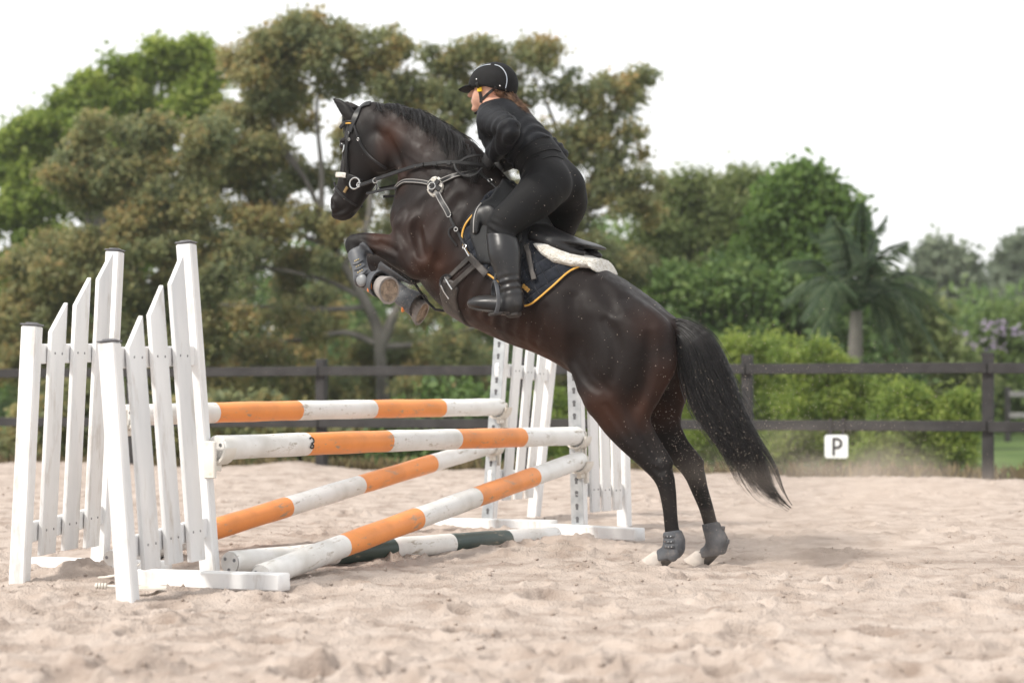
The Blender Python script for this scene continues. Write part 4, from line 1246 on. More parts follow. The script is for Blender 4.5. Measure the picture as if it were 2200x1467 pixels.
# girth
girth = hthing('girth', (.9, 0, .95), 'black leather girth with twin straps and buckle behind the elbow', 'girth')
gp = sz([(1010, 553), (1027, 578), (1000, 606), (985, 632)]) + [sz([(1012, 694, .05)])[0], sz([(990, 730, 0)])[0], sz([(935, 690, 0)])[0]] + sz([(944, 640), (948, 612), (965, 592), (990, 572)])
gp = sz([(958, 596), (978, 604), (986, 622), (982, 642)]) + [sz([(1000, 690, .1)])[0], sz([(1000, 740, 0)])[0], sz([(930, 700, 0)])[0]] + [sz([(945, 655, .15)])[0]] + sz([(947, 637), (946, 615)])
V, Q = shell(gp, .012, k=.01)
put(girth, 'girth_band', V, Q, M_leath_d)
GB = bvh(V, Q)
for (a, b) in (((1012, 552), (956, 606)), ((1024, 568), (969, 618))):
    strap(girth, 'billet_strap', [a, ((a[0]+b[0])/2, (a[1]+b[1])/2), b], .026, .006, M_leath_d, trees=[BODY, PADB, GB], lift=.003)
strap(girth, 'strap_bridge', [(1009, 550), (1018, 560), (1028, 571), (1046, 590)], .036, .007, M_leath_d, trees=[PADB, BODY, FLAP], lift=.003)
P_, N__ = surf([(960, 597), (967, 609), (975, 621)], .012, [BODY, GB])
tubes(girth, 'buckle', P_, .0045, M_steel, mirror=True)
P_, N__ = surf([(951, 612), (957, 624), (968, 640)], .012, [BODY, GB])
tubes(girth, 'buckle', P_, .004, M_steel, mirror=True)
strap(girth, 'keeper_loop', [(948, 615), (950, 600), (960, 592), (972, 596)], .016, .005, M_leather, trees=[BODY, GB], lift=.006)

# bridle
bridle = hthing('bridle', pp(745, 384, 0), 'black leather bridle with gold browband and white padded noseband', 'bridle')
strap(bridle, 'headpiece', [(796, 224), (785, 226), (774, 234), (765, 250), (759, 266), (753, 284)], .034, .007, M_leather, lift=.003, n=24, edge=None)
strap(bridle, 'cheekpiece', [(755, 275), (749, 292), (746, 311), (744, 330), (744, 350), (746, 370), (750, 386)], .017, .006, M_leather, lift=.004, n=26)
strap(bridle, 'throatlatch', [(759, 262), (768, 290), (779, 316), (795, 336), (815, 352), (830, 362)], .012, .005, M_leather, lift=.003, n=24)
strap(bridle, 'browband', [(758, 264), (748, 262), (738, 267), (731, 276)], .020, .006, M_leather, lift=.003, n=12)
strap(bridle, 'browband_chain', [(757, 266), (748, 264), (739, 268), (732, 276)], .007, .006, M_gold, lift=.008, n=12)
strap(bridle, 'noseband', [(744, 377), (737, 376), (730, 376), (723, 376)], .026, .010, M_fleece, lift=.002, n=12)
strap(bridle, 'noseband_strap', [(742, 377), (752, 379), (764, 383), (778, 390)], .020, .006, M_leather, lift=.003, n=12)
strap(bridle, 'flash_strap', [(718, 392), (724, 407), (737, 422), (752, 434), (766, 442)], .011, .004, M_leather, lift=.003, n=18)
ringp(bridle, 'bit_ring', 762, 394, .029, .0042, M_steel, n=.085)
ringp(bridle, 'rein_ring', 771, 397, .012, .003, M_steel, n=.092)
for (px, py) in ((751, 287), (771, 300), (721, 408), (752, 300)):
    ringp(bridle, 'buckle', px, py, .0062, .0016, M_steel, lift=.009)
P_, N__ = surf([(743, 313), (741, 322), (739, 328)], .012)
tubes(bridle, 'buckle_tongue', P_, .0045, M_steel, mirror=True)
strap(bridle, 'bit_cheek', [(748, 402), (744, 408), (741, 414)], .016, .006, mat('bit_rubber', (.20, .13, .05), rough=.6), lift=.004, n=6)

# reins
reins = hthing('reins', pp(1040, 352, .07), 'black rubber grip reins running from the bit to the gloved hands', 'reins')
rein_pts = [(774, 398, .095), (790, 393, .11), (807, 386, .12), (830, 378, .13), (854, 370, .14), (884, 360, .155), (915, 354, .165), (946, 350, .17), (976, 349, .165), (1010, 352, .14), (1042, 356, .09)]
strap(reins, 'rein', rein_pts, .019, .006, M_leather, n=44)
for k in range(3): strap(reins, 'grip_stop', [(902 + 30*k, 356.5 - 2.2*k, .167), (910 + 30*k, 354.6 - 1.6*k, .169)], .021, .009, M_leather, n=4)
bt_ = [(976, 350, .165), (979, 362, .17), (988, 373, .17), (1003, 379, .165), (1022, 375, .15), (1036, 362, .11)]
strap(reins, 'rein_bight', bt_, .013, .005, M_leather, n=26, mirror=False)
bt_ = [(988, 348, .16), (1003, 339, .14), (1022, 335, .12), (1042, 336, .09)]
strap(reins, 'rein_bight', bt_, .013, .005, M_leather, n=20, mirror=False)

# breastplate
bp_ = hthing('breastplate', pp(936, 401, .2), 'black leather breastplate with white sheepskin shoulder pad', 'breastplate')
strap(bp_, 'neck_strap', [(852, 406), (861, 396), (873, 391), (891, 390), (915, 393), (930, 398)], .022, .008, M_leather, n=24, edge=M_web, lift=.004)
strap(bp_, 'upper_strap', [(938, 398), (955, 386), (980, 379), (1003, 375), (1028, 368)], .026, .007, M_leather, n=20, edge=M_web, lift=.004)
strap(bp_, 'lower_strap', [(934, 403), (945, 424), (956, 444), (966, 463)], .030, .007, M_leather, n=16, edge=M_web, lift=.006)
strap(bp_, 'lower_strap', [(966, 464), (974, 480), (983, 496), (993, 515), (1001, 530)], .014, .006, M_leather, n=16, lift=.004, trees=[BODY, PADB])
h_ = ray(936, 402, BODY); nn = h_[1].normalized(); nn = nn if nn.dot(CAM_L - h_[0]) > 0 else -nn
ux = Vector((0, 0, 1)) - nn * nn.z; ux.normalize(); uy = nn.cross(ux)
for sg in (1, -1):
    S_ = MB(); n_ = 40; vs_ = []; fs = []
    for i, (f_, z_) in enumerate(((1.0, -.004), (1.02, .006), (.9, .014), (.55, .015), (.01, .012))):
        for k in range(n_):
            a = 2 * math.pi * k / n_
            r_ = f_ * (.046 + .0012 * math.sin(7 * a) + .0012 * math.sin(17 * a + 1)) * (1 + .10 * math.cos(2 * a))
            v = h_[0] + nn * z_ + (ux * math.cos(a) + uy * math.sin(a)) * r_
            vs_.append((v.x, v.y * sg, v.z))
    for i in range(4):
        for k in range(n_):
            j = (k + 1) % n_; fs.append([i*n_+k, i*n_+j, (i+1)*n_+j, (i+1)*n_+k])
    S_.add(vs_, fs); S_.build('fleece_pad', M_fleece, bp_, off=off_of(bp_))
    mb = MB()
    f = lambda v: Vector((v.x, v.y * sg, v.z))
    c = h_[0] + nn * .016
    for a0, a1 in ((-.6, 2.5), (1.0, 4.2)):
        d = ux * math.cos(a0) + uy * math.sin(a0)
        mb.ribbon([f(c - d * .036), f(c), f(c + d * .036)], [f(nn)] * 3, .026, .007)
    mb.build('cross_leather', M_leather, bp_, off=off_of(bp_))
    mb = MB(); mb.ring(f(c + nn * .006 + uy * .012), f(nn), .017, .003); mb.build('ring', M_steel, bp_, off=off_of(bp_))
for (px, py, r_) in ((965, 463, .010), (981, 493, .009), (1001, 532, .011)):
    ringp(bp_, 'ring', px, py, r_, .0028, M_steel, trees=[BODY, PADB], lift=.010)
P_, N__ = surf([(1001, 534), (1006, 543), (1011, 551)], .012, [PADB, BODY])
tubes(bp_, 'snap_clip', P_, .005, M_steel, mirror=True)
strap(bp_, 'strap_end', [(978, 487), (968, 492), (966, 503), (973, 515), (983, 529)], .009, .003, M_leather, lift=.008, n=16)
strap(bp_, 'wither_strap', [(1028, 369), (1040, 381), (1058, 397), (1080, 417)], .014, .006, M_leather, lift=.004, n=14)
ringp(bp_, 'buckle', 1052, 391, .010, .0025, M_steel, lift=.012)
# martingale fork from the breast to the bit side, and the strap between the forelegs
mart = hthing('martingale', pp(846, 470, 0), 'black leather martingale strap between neck and bit rein', 'martingale')
strap(mart, 'fork_strap', [(853, 404, .12), (838, 406, .115), (823, 408, .11), (805, 413, .10), (788, 416, .08)], .014, .005, M_leather, n=16)
ringp(mart, 'rein_stop', 806, 388, .013, .0025, M_steel, n=.125)
tubes(mart, 'chest_strap', [pp(870, 590, 0), pp(893, 612, .0), pp(915, 645, 0.), pp(935, 665, 0.), pp(955, 668, 0)], .007, M_leather)

# leg boots: layers of the leg itself
def band(parent, name, m, p0, p1, r, t0, cut=.0, extra=None):
    """cuff on a limb between two points of its axis"""
    p0 = np.array(p0); p1 = np.array(p1)
    lo = np.minimum(p0, p1) - r; hi = np.maximum(p0, p1) + r
    sl = G.box(lo, hi); x, y, z = G.axes(sl)
    v = p1 - p0; L = np.linalg.norm(v); v = v / L
    t_ = (x - p0[0])[:, None, None] * v[0] + (y - p0[1])[None, :, None] * v[1] + (z - p0[2])[None, None, :] * v[2]
    rad = np.sqrt(np.maximum((x - p0[0])[:, None, None] ** 2 + (y - p0[1])[None, :, None] ** 2 + (z - p0[2])[None, None, :] ** 2 - t_ ** 2, 0))
    d = G.d[sl] - (t0 if not callable(t0) else t0(t_ / L))
    f = np.maximum(np.maximum(d, np.maximum(-t_, t_ - L)), rad - r)
    V, Q = nets(f, (x[0], y[0], z[0]), VH)
    V = relax(V, Q, 2)
    return put(parent, name, V, Q, m), bvh(V, Q)
# near fore
b1 = hthing('tendon_boot', pp(775, 575, .24), 'grey tendon boot with studded straps on the nearer folded foreleg', 'horse boot', 'horse leg boots')
o1, B1 = band(b1, 'shell', M_boot, pp(766, 545, .19), pp(781, 606, .295), .085, .011)
for (a, b, c_) in (((761, 565), (768, 565), (776, 558)), ((764, 578), (772, 577), (781, 569)), ((767, 590), (776, 588), (785, 580))):
    s0 = strap(b1, 'strap', [a, b, c_], .026, .005, M_boot, trees=[B1, BODY], lift=.002, mirror=False, n=8)
    P_, N__ = surf([(a[0] + (c_[0]-a[0]) * q_, a[1] + (c_[1]-a[1]) * q_) for q_ in (.25, .45, .65)], .008, [B1, BODY])
    for p_, n_ in zip(P_, N__):
        mb = MB(); mb.tube([p_, p_ + n_ * .003], .0035, 8); mb.build('stud', M_brass, s0, off=off_of(b1))
mb = MB(); h_ = ray(777, 602, B1, BODY)
if h_: ellipsoid(mb, h_[0], ((.03, 0, 0), (0, .016, 0), (0, 0, .032))); mb.build('fetlock_cup', mat('boot_cup', (.16, .17, .18), (.24, .25, .26), rough=.4, scale=20.), b1, off=off_of(b1))
b2 = hthing('bell_boot', pp(803, 608, .29), 'dark rubber bell boot with orange patch around the nearer front hoof', 'horse boot', 'horse leg boots')
def bell(parent, cor, sole, r0, r1, m):
    cor = Vector(cor); sole = Vector(sole); ax = (sole - cor).normalized(); u = ax.orthogonal().normalized(); w = ax.cross(u); L = (sole - cor).length
    mb = MB(); n = 26; prof = [(-.35, r0), (0., r0 + .004), (.45, (r0 + r1) / 2 + .004), (.85, r1), (.84, r1 - .007), (.4, (r0 + r1) / 2 - .004), (-.33, r0 - .007)]
    vs_ = []
    for q_, r_ in prof:
        for k in range(n):
            a = 2 * math.pi * k / n; vs_.append(cor + ax * L * q_ + (u * math.cos(a) + w * math.sin(a)) * r_ * (1 + .04 * math.sin(3 * a)))
    fs = []
    for i in range(len(prof) - 1):
        for k in range(n):
            j = (k + 1) % n; fs.append([i*n+k, i*n+j, (i+1)*n+j, (i+1)*n+k])
    mb.add(vs_, fs); mb.build('bell', m, parent, off=off_of(parent))
c_, s__ = pp(797, 606, .265), pp(822, 612, .305)
bell(b2, c_, s__, .046, .066, M_boot)
b3 = hthing('bell_boot', pp(879, 646, -.14), 'dusty dark bell boot with orange patch around the farther front hoof', 'horse boot', 'horse leg boots')
bell(b3, pp(874, 642, -.143), pp(905, 660, -.12), .050, .066, M_boot)
for par, (px, py, nn_), sg in ((b2, (795, 616, .33), 1), (b3, (868, 660, -.10), 1)):
    mb = MB(); ellipsoid(mb, pp(px, py, nn_), ((.010, 0, .006), (0, .012, 0), (-.012, 0, .026))); mb.build('orange_patch', M_orange, par, off=off_of(par))
b4 = hthing('tendon_boot', pp(840, 612, -.15), 'dark tendon boot on the farther folded foreleg', 'horse boot', 'horse leg boots')
band(b4, 'shell', M_boot, pp(812, 586, -.156), pp(866, 636, -.145), .085, .009)
# hind fetlock boots
for (nm, lab, top_, bot_, n_) in (('fetlock_boot', 'dusty grey strapped fetlock boot on the nearer hind leg', (1443, 1140), (1452, 1200), .12), ('fetlock_boot', 'dusty grey fetlock boot on the farther hind leg', (1531, 1122), (1545, 1192), -.12)):
    bb = hthing(nm, pp(bot_[0], bot_[1], n_), lab, 'horse boot', 'horse leg boots')
    o_, BB = band(bb, 'shell', M_bootd, pp(*top_, n_), pp(*bot_, n_), .085, lambda q_: .009 + .006 * q_)
    if n_ > 0:
        for k in range(3):
            y_ = 1150 + 11 * k
            s0 = strap(bb, 'strap', [(1426 + k, y_ + 1), (1436 + k, y_ + 3), (1448, y_ + 1)], .012, .004, M_boot, trees=[BB, BODY], lift=.001, mirror=False, n=8)
            P_, N__ = surf([(1430 + 6 * q_ + k, y_ + 2) for q_ in range(3)], .006, [BB])
            for p_, nn in zip(P_, N__):
                mb = MB(); mb.tube([p_, p_ + nn * .002], .0028, 8); mb.build('stud', M_steel, s0, off=off_of(bb))
        h_ = ray(1443, 1190, BB)
        if h_: mb = MB(); ellipsoid(mb, h_[0] - Vector((0, .008, 0)), ((.032, 0, 0), (0, .014, 0), (0, 0, .036))); mb.build('fetlock_cup', M_bootd, bb, off=off_of(bb))
    else:
        for (px, py) in ((1551, 1135), (1561, 1163)):
            mb = MB(); c = Vector(pp(px, py, n_)); mb.beam(c - Vector((.004, 0, .012)), c + Vector((-.006, 0, .012)), .02, .016, (0, 1, 0), .003); mb.build('strap_end', M_boot, bb, off=off_of(bb))

# ------------------------------------------------------------------ mane, forelock and tail: strands
M_hair = mat('horse_hair', (.006, .0055, .0065), (.018, .016, .017), rough=.36, spec=.55, scale=30.)
def strands(parent, name, curves, r0, m, r1f=.25):
    """list of (k,3) polylines -> thin three-sided tubes in one mesh"""
    V, Q, n0 = [], [], 0
    for c in curves:
        k = len(c)
        d = np.gradient(c, axis=0); d /= np.linalg.norm(d, axis=1)[:, None] + 1e-9
        up = np.array([.3, .8, .5]); u = np.cross(d, up); u /= np.linalg.norm(u, axis=1)[:, None] + 1e-9; w = np.cross(d, u)
        rad = r0 * (1 - (1 - r1f) * np.linspace(0, 1, k) ** 1.5)
        ring = []
        for a in (0, 2.094, 4.189):
            ring.append(c + (u * math.cos(a) + w * math.sin(a)) * rad[:, None])
        V.append(np.stack(ring, 1).reshape(-1, 3))
        i = np.arange(k - 1)[:, None] * 3
        for a in range(3):
            b = (a + 1) % 3
            Q.append(np.concatenate([i + a, i + b, i + 3 + b, i + 3 + a], 1) + n0)
        n0 += 3 * k
    return put(parent, name, np.concatenate(V), np.concatenate(Q), m)
_h = np.random.default_rng(11)
# tail
tc_ = catmull([(*pp(1428, 698, 0), .022), (*pp(1464, 712, 0), .05), (*pp(1496, 748, 0), .082), (*pp(1518, 805, 0), .10), (*pp(1545, 870, 0), .105), (*pp(1582, 940, 0), .10),
               (*pp(1622, 1010, 0), .082), (*pp(1656, 1060, 0), .05), (*pp(1696, 1094, 0), .012)], 34)
tan = np.gradient(tc_[:, :3], axis=0); tan /= np.linalg.norm(tan, axis=1)[:, None]
tn_ = np.cross(tan, [0, 1, 0]); tn_ /= np.linalg.norm(tn_, axis=1)[:, None]
cur = []
tt = np.linspace(0, 1, 34)
LOCKS = []
for k in range(64):           # locks: each hangs together, ends at its own length and swings a little
    a = _h.random() * 2 * math.pi; q_ = math.sqrt(_h.random())
    LOCKS.append((q_ * math.cos(a), q_ * math.sin(a) * .62, int(35 - 16 * _h.random() ** .75), _h.standard_normal() * .4, _h.random() * 6, 3 + 4 * _h.random()))
for k in range(3600):
    lu, lw, en, sw, ph, fr_ = LOCKS[k % 64]
    st = int(_h.random() ** 1.6 * 15); en = max(st + 5, min(34, en + int(2 * _h.standard_normal())))
    conv = .40 * (1 - .6 * tt)                       # strands of a lock draw together towards its tip
    ou_ = lu * (1 - .2 * tt) + conv * _h.standard_normal() * .55 + sw * tt ** 2.2 + .28 * np.sin(tt * fr_ * 2.4 + ph) * tt
    ow_ = lw * (1 - .2 * tt) + conv * _h.standard_normal() * .4
    if k % 8 == 0: ou_ = ou_ + np.maximum(tt - .3, 0) * (1.5 * _h.random() ** 1.5) * (1 if _h.random() < .7 else -1)    # loose hairs
    wid = np.maximum(tc_[:, 3], .016)
    c = tc_[:, :3] + tn_ * (ou_ * wid)[:, None] + np.array([0, 1, 0]) * (ow_ * wid)[:, None]
    cur.append(c[st:en])
strands(horse, 'tail', cur, .0014, M_hair, .12)
# mane: strands rise from the crest, blown back, most falling to the near side
crest = catmull([(*pp(800, 222, 0),), (*pp(845, 224, 0),), (*pp(905, 241, 0),), (*pp(965, 276, 0),), (*pp(1020, 322, 0),), (*pp(1050, 365, 0),)], 200)
ct = np.gradient(crest, axis=0); ct /= np.linalg.norm(ct, axis=1)[:, None]
cn = np.cross([0, 1, 0], ct); cn = np.where(cn[:, 2:3] < 0, -cn, cn)
cur = []
for k in range(2400):
    q_ = _h.random(); i = int(4 + q_ * 190)
    base = crest[i] + np.array([0, (_h.random() - .5) * .05, 0]) - cn[i] * .012
    L = (.10 + .15 * min(1, q_ * 1.8)) * (.6 + .6 * _h.random()) * (1 if q_ < .75 else 1 - 1.8 * (q_ - .75))
    side = 1 if _h.random() < .72 else -.6
    lift_ = (.15 + .35 * _h.random()) if _h.random() < .4 else .05
    tt = np.linspace(0, 1, 10)[:, None]
    w_ = .03 * math.sin(i * .35) + .02 * _h.standard_normal()
    back = ct[i] * (1. if _h.random() > .1 else .5)
    c = base + back * tt * L * .86 + cn[i] * (tt * (1 - tt * 1.05) * L * lift_ * 1.1) + np.array([0, 1, 0]) * (tt * L * .45 * side + tt * tt * w_) - cn[i] * (tt ** 2 * L * (.32 if side > 0 else .2))
    c = c + np.array([0, 0, 1]) * (.02 * np.sin(tt * 5 + i * .2) * tt * (.3 + _h.random()))
    cur.append(c)
strands(horse, 'mane', cur, .0017, M_hair)
cur = []
for k in range(160):
    base = pp(775 - 22 * _h.random(), 228 + 14 * _h.random(), .03 * (_h.random() - .5))
    tt = np.linspace(0, 1, 8)[:, None]
    end = pp(738 + 10 * _h.random(), 272 + 22 * _h.random(), .05 * (_h.random() - .5))
    cur.append(base * (1 - tt) + end * tt + np.array([.03, 0, .025]) * np.sin(tt * math.pi))
strands(horse, 'forelock', cur, .0014, M_hair)
# ------------------------------------------------------------------ rider
M_skin = mat('skin', (.50, .27, .19), (.60, .35, .26), rough=.5, spec=.4, scale=20.)
M_shirt = mat('black_shirt', (.0035, .0042, .0065), (.0065, .0075, .0105), rough=.62, spec=.24, scale=8., bump=.35, bscale=22., stretch=(2.4, 1, 2.4), bdist=.012)
M_breech = mat('charcoal_breeches', (.0035, .0035, .004), (.0065, .0065, .0075), rough=.68, spec=.2, scale=10., bump=.3, bscale=18., bdist=.01)
M_glove = mat('black_glove', (.012, .012, .013), (.028, .028, .03), rough=.5, scale=20., bump=.2, bscale=90.)
M_helm = mat('helmet_black', (.005, .005, .0055), (.008, .008, .009), rough=.75, spec=.22, scale=30.)
M_strapb = mat('harness_black', (.010, .010, .011), rough=.55)
M_yellow = mat('yellow_tag', (.85, .55, .01), rough=.5)
M_silver = mat('silver_trim', (.38, .43, .5), (.5, .55, .6), rough=.35, scale=20.)
M_hair2 = mat('brown_hair', (.06, .03, .016), (.22, .12, .065), rough=.4, spec=.5, scale=40.)
M_lip = mat('lips', (.45, .16, .13), rough=.5)
VR = .0058
RG = SDF((.30, -.47, 1.08), (1.45, .52, 2.46), VR)
def rp(px, py, n): return pp(px, py, n)
# torso
RG.chain([nd(1175, 390, 0, .110, .150), nd(1170, 366, 0, .108, .148), nd(1157, 340, 0, .104, .146), nd(1133, 315, 0, .108, .146), nd(1106, 290, 0, .115, .152), nd(1082, 266, 0, .108, .155), nd(1070, 246, 0, .075, .13)], k=.03, res=30)
RG.ball(rp(1072, 262, .09), (.07, .07, .09), .06, mirror=True)
RG.ball(rp(1068, 300, .065), (.07, .065, .065), .05, mirror=True)       # chest
RG.ball(rp(1184, 394, .076), (.088, .08, .10), .06, mirror=True)      # seat
# neck and head
RG.chain([nd(1071, 242, 0, .056, .058), nd(1058, 212, 0, .050, .052)], k=.04)
RG.ball(rp(1062, 182, 0), (.095, .075, .090), .03)
RG.chain([nd(1047, 190, 0, .062, .064), nd(1036, 214, 0, .052, .054), nd(1031, 228, 0, .032, .036)], k=.03)
RG.ball(rp(1030, 205, .038), (.026, .022, .026), .025, mirror=True)     # cheeks
RG.chain([nd(1018, 194, 0, .010, .011), nd(1010, 205, 0, .012, .014)], k=.012)      # nose
RG.ball(rp(1009, 206, 0), (.012, .016, .010), .008)
RG.ball(rp(1016, 218, 0), (.010, .022, .006), .006); RG.ball(rp(1017, 223, 0), (.010, .020, .006), .006)
RG.ball(rp(1020, 235, 0), (.018, .020, .014), .015)
RG.ball(rp(1018, 193, .032), (.016, .016, .011), .010, mirror=True, sub=True)
e0 = rp(1052, 194, .072)
RG.ball(e0, (.020, .008, .031), .008, mirror=True); RG.ball(e0 + np.array([.003, .009, .002]), (.010, .006, .017), .005, mirror=True, sub=True)
# arms: elbows out
sh = (1056, 258, .165); el = (1095, 279, .375); wr = (1060, 331, .125)
arm = [nd(*sh, .066, .062), nd(1072, 264, .25, .054, .050), nd(1089, 273, .345, .045, .043), nd(*el, .042, .041), nd(1090, 292, .325, .043, .041), nd(1076, 312, .225, .036, .034), nd(*wr, .028, .026)]
RG.chain(arm, k=.03, res=26)
sp_ = np.array(nd(*sh, 0, 0))[:3] * [1, -1, 1]; wp_ = np.array(rp(*wr)) * [1, -1, 1]
ep_ = (sp_ + wp_) / 2 + np.array([-.16, -.10, -.06])
RG.chain([(*sp_, .072, .068), (*(sp_ * .5 + ep_ * .5), .056, .054), (*ep_, .046, .045), (*(ep_ * .5 + wp_ * .5), .044, .042), (*wp_, .030, .028)], k=.03, res=22)
# legs
leg = [nd(1174, 396, .085, .110, .094), nd(1155, 420, .155, .106, .094), nd(1122, 448, .225, .087, .078), nd(1090, 474, .285, .076, .068), nd(1077, 490, .305, .066, .060), nd(1078, 512, .318, .060, .056),
       nd(1084, 545, .335, .066, .060), nd(1091, 578, .345, .052, .048), nd(1096, 608, .352, .040, .038), nd(1101, 636, .355, .042, .036), nd(1102, 654, .357, .040, .034)]
RG.chain(leg, k=.03, mirror=True, res=36)
RG.chain([nd(1102, 656, .357, .034, .033), nd(1080, 656, .36, .034, .036), nd(1052, 653, .363, .030, .042), nd(1030, 652, .363, .024, .040), nd(1016, 652, .362, .014, .028)], k=.025, mirror=True, res=20)
# hands: palm and five bent fingers round the rein
w0 = np.array(rp(*wr)); kn = np.array(rp(1046, 348, .082)); 
hd = (kn - w0) / np.linalg.norm(kn - w0)
lat = np.array([0, 1., 0]); lat = lat - hd * (lat @ hd); lat /= np.linalg.norm(lat)
dn = np.cross(hd, lat); dn = dn if dn[2] < 0 else -dn
for sg in (1, -1):
    f = lambda v: (v[0], v[1] * sg, v[2])
    RG.chain([(*f(w0), .026, .022), (*f(w0 + hd * .035), .034, .020), (*f(kn), .036, .018)], k=.012)
    for i, (o_, L_) in enumerate(((-.027, .9), (-.009, 1.), (.009, .97), (.026, .8))):
        b0 = kn + dn * o_
        a1 = b0 + hd * .030 * L_ - lat * .006
        a2 = a1 - lat * .024 * L_ + hd * .004
        a3 = a2 - lat * .006 - hd * .020 * L_
        RG.chain([(*f(b0), .0098, .0098), (*f(a1), .0092, .0092), (*f(a2), .0086, .0086), (*f(a3), .0078, .0078)], k=.004)
    t0 = w0 + hd * .028 - dn * .026
    RG.chain([(*f(t0), .012, .012), (*f(t0 + hd * .022 - dn * .014 - lat * .010), .011, .011), (*f(t0 + hd * .048 - dn * .006 - lat * .018), .009, .009)], k=.008)
RG.blur(1)
Xr, Yr, Zr = [RG.lo[i] + RG.h * np.arange(RG.shape[i]) for i in range(3)]
XX, YY, ZZ = Xr[:, None, None], Yr[None, :, None], Zr[None, None, :]
person = hthing('person', rp(1178, 420, 0), 'rider in black shirt, dark breeches, tall boots and helmet crouched forward over the saddle', 'person')
V, Q = nets(RG.d, RG.lo, VR)
V = relax(V, Q, 2); PB = bvh(V, Q)
put(person, 'body', V, Q, M_skin)
def plane(p, nrm):
    nrm = np.array(nrm, float); nrm /= np.linalg.norm(nrm); p = np.array(p)
    return (XX - p[0]) * nrm[0] + (YY - p[1]) * nrm[1] + (ZZ - p[2]) * nrm[2]
def garment(name, m, t0, cuts, extra=None, it=2):
    """layer t0 over the body where every cut is negative"""
    d = RG.d - t0
    if extra is not None: d = d + extra
    for c in cuts: d = np.maximum(d, c)
    V, Q = nets(d.astype(np.float32), RG.lo, VR)
    V = relax(V, Q, it)
    return put(person, name, V, Q, m), bvh(V, Q)
tor = np.array(rp(1082, 262, 0)) - np.array(rp(1172, 365, 0)); tor /= np.linalg.norm(tor)
side = np.cross(tor, [0, 1, 0])
waist = rp(1160, 322, 0)
collar = rp(1064, 228, 0)
ncol = np.array([.25, 0, 1.])
# sleeves end at the wrist; the shirt keeps everything above the waist and below the collar
wv = np.array(wr)
cw = w0 + hd * .012
absY = np.abs(YY)
hand_cut = ((XX - cw[0]) * hd[0] + (absY - cw[1]) * hd[1] + (ZZ - cw[2]) * hd[2])
near_hand = np.sqrt((XX - kn[0])**2 + (absY - kn[1])**2 + (ZZ - kn[2])**2) - .115
hand_only = np.maximum(near_hand, -hand_cut)          # negative inside the hand zone
hem = plane(waist, -tor)
hem = hem + 0 * YY - 1.2 * ((absY > .2) & (ZZ > 1.86))
fold = .006 * np.sin((XX * tor[0] + ZZ * tor[2]) * 120 + 9 * YY + 3 * np.sin(XX * 14 + YY * 17)) * np.exp(-(plane(rp(1140, 318, 0), tor) / .09) ** 2)
fold = fold + .005 * np.sin(ZZ * 150 + XX * 60) * np.exp(-(((XX - rp(1093, 285, .35)[0]) / .06) ** 2 + ((absY - .33) / .07) ** 2 + ((ZZ - rp(1093, 285, .35)[2]) / .07) ** 2))
shirt, SB = garment('shirt', M_shirt, .011, [hem, plane(collar, ncol) + 0 * YY, -hand_only], extra=fold)
for sg in (1, -1): _, GLB = garment('glove', M_glove, .003, [hand_only, -YY * sg + 0 * XX])
# breeches: below the waist, above the boot tops
bt0 = np.array(rp(1083, 507, .32)); shin = np.array(rp(1096, 608, .352)) - np.array(rp(1080, 505, .31)); shin /= np.linalg.norm(shin)
bn = shin + np.array([.33, 0, 0]); bn /= np.linalg.norm(bn)
bootcut = ((XX - bt0[0]) * bn[0] + (absY - bt0[1]) * bn[1] + (ZZ - bt0[2]) * bn[2])
lowleg = np.maximum(-bootcut, ZZ - bt0[2] - .25)
is_boot = np.maximum(-bootcut, .13 - absY)
wr1 = .005 * np.sin(ZZ * 170 - XX * 90) * np.exp(-(((XX - rp(1075, 497, .3)[0]) / .05) ** 2 + ((ZZ - rp(1075, 497, .3)[2]) / .06) ** 2))
wr2 = .0045 * np.sin(XX * 110 + ZZ * 70) * np.exp(-(((XX - rp(1125, 385, .12)[0]) / .07) ** 2 + ((ZZ - rp(1125, 385, .12)[2]) / .05) ** 2))
BRO, BRB = garment('breeches', M_breech, .006, [-hem - .012, -is_boot - .012, -hand_only, ZZ - rp(1178, 318, 0)[2] - .35], extra=wr1 + wr2)
M_tall = mat('tall_boot_leather', (.008, .008, .009), (.014, .014, .016), rough=.34, spec=.42, scale=14., bump=.05, bscale=60., dirt=(.07, .062, .056), dscale=5., damt=(.5, .9))
ank = rp(1095, 612, .352)
wrk = .0045 * np.sin((ZZ - ank[2]) * 190 + XX * 40) * np.exp(-((ZZ - ank[2]) / .045) ** 2)
for sg in (1, -1):
    d = np.maximum(np.maximum(RG.d - .012 + wrk, is_boot), -YY * sg + .05)
    V, Q = nets(d.astype(np.float32), RG.lo, VR); V = relax(V, Q, 2)
    if sg == 1: TBB = bvh(V, Q)
    bo = put(person, 'tall_boot', V, Q, M_tall)
    mb = MB()        # sole and heel
    f = lambda v: Vector((v[0], v[1] * sg, v[2]))
    pts_ = [(1102, 671), (1085, 668), (1062, 667), (1035, 664), (1012, 657)]
    mb.ribbon([f(rp(a, b, .36)) for a, b in pts_], [Vector((0, 0, -1))] * 5, [.07, .07, .085, .085, .05], .012)
    mb.build('sole', M_leath_d, bo, off=off_of(person))
    mb = MB(); a, b = rp(1103, 668, .357), rp(1104, 682, .357)
    mb.beam(f(a), f(b), .064, .062, (1, 0, 0), .010); mb.build('heel', M_leath_d, bo, off=off_of(person))
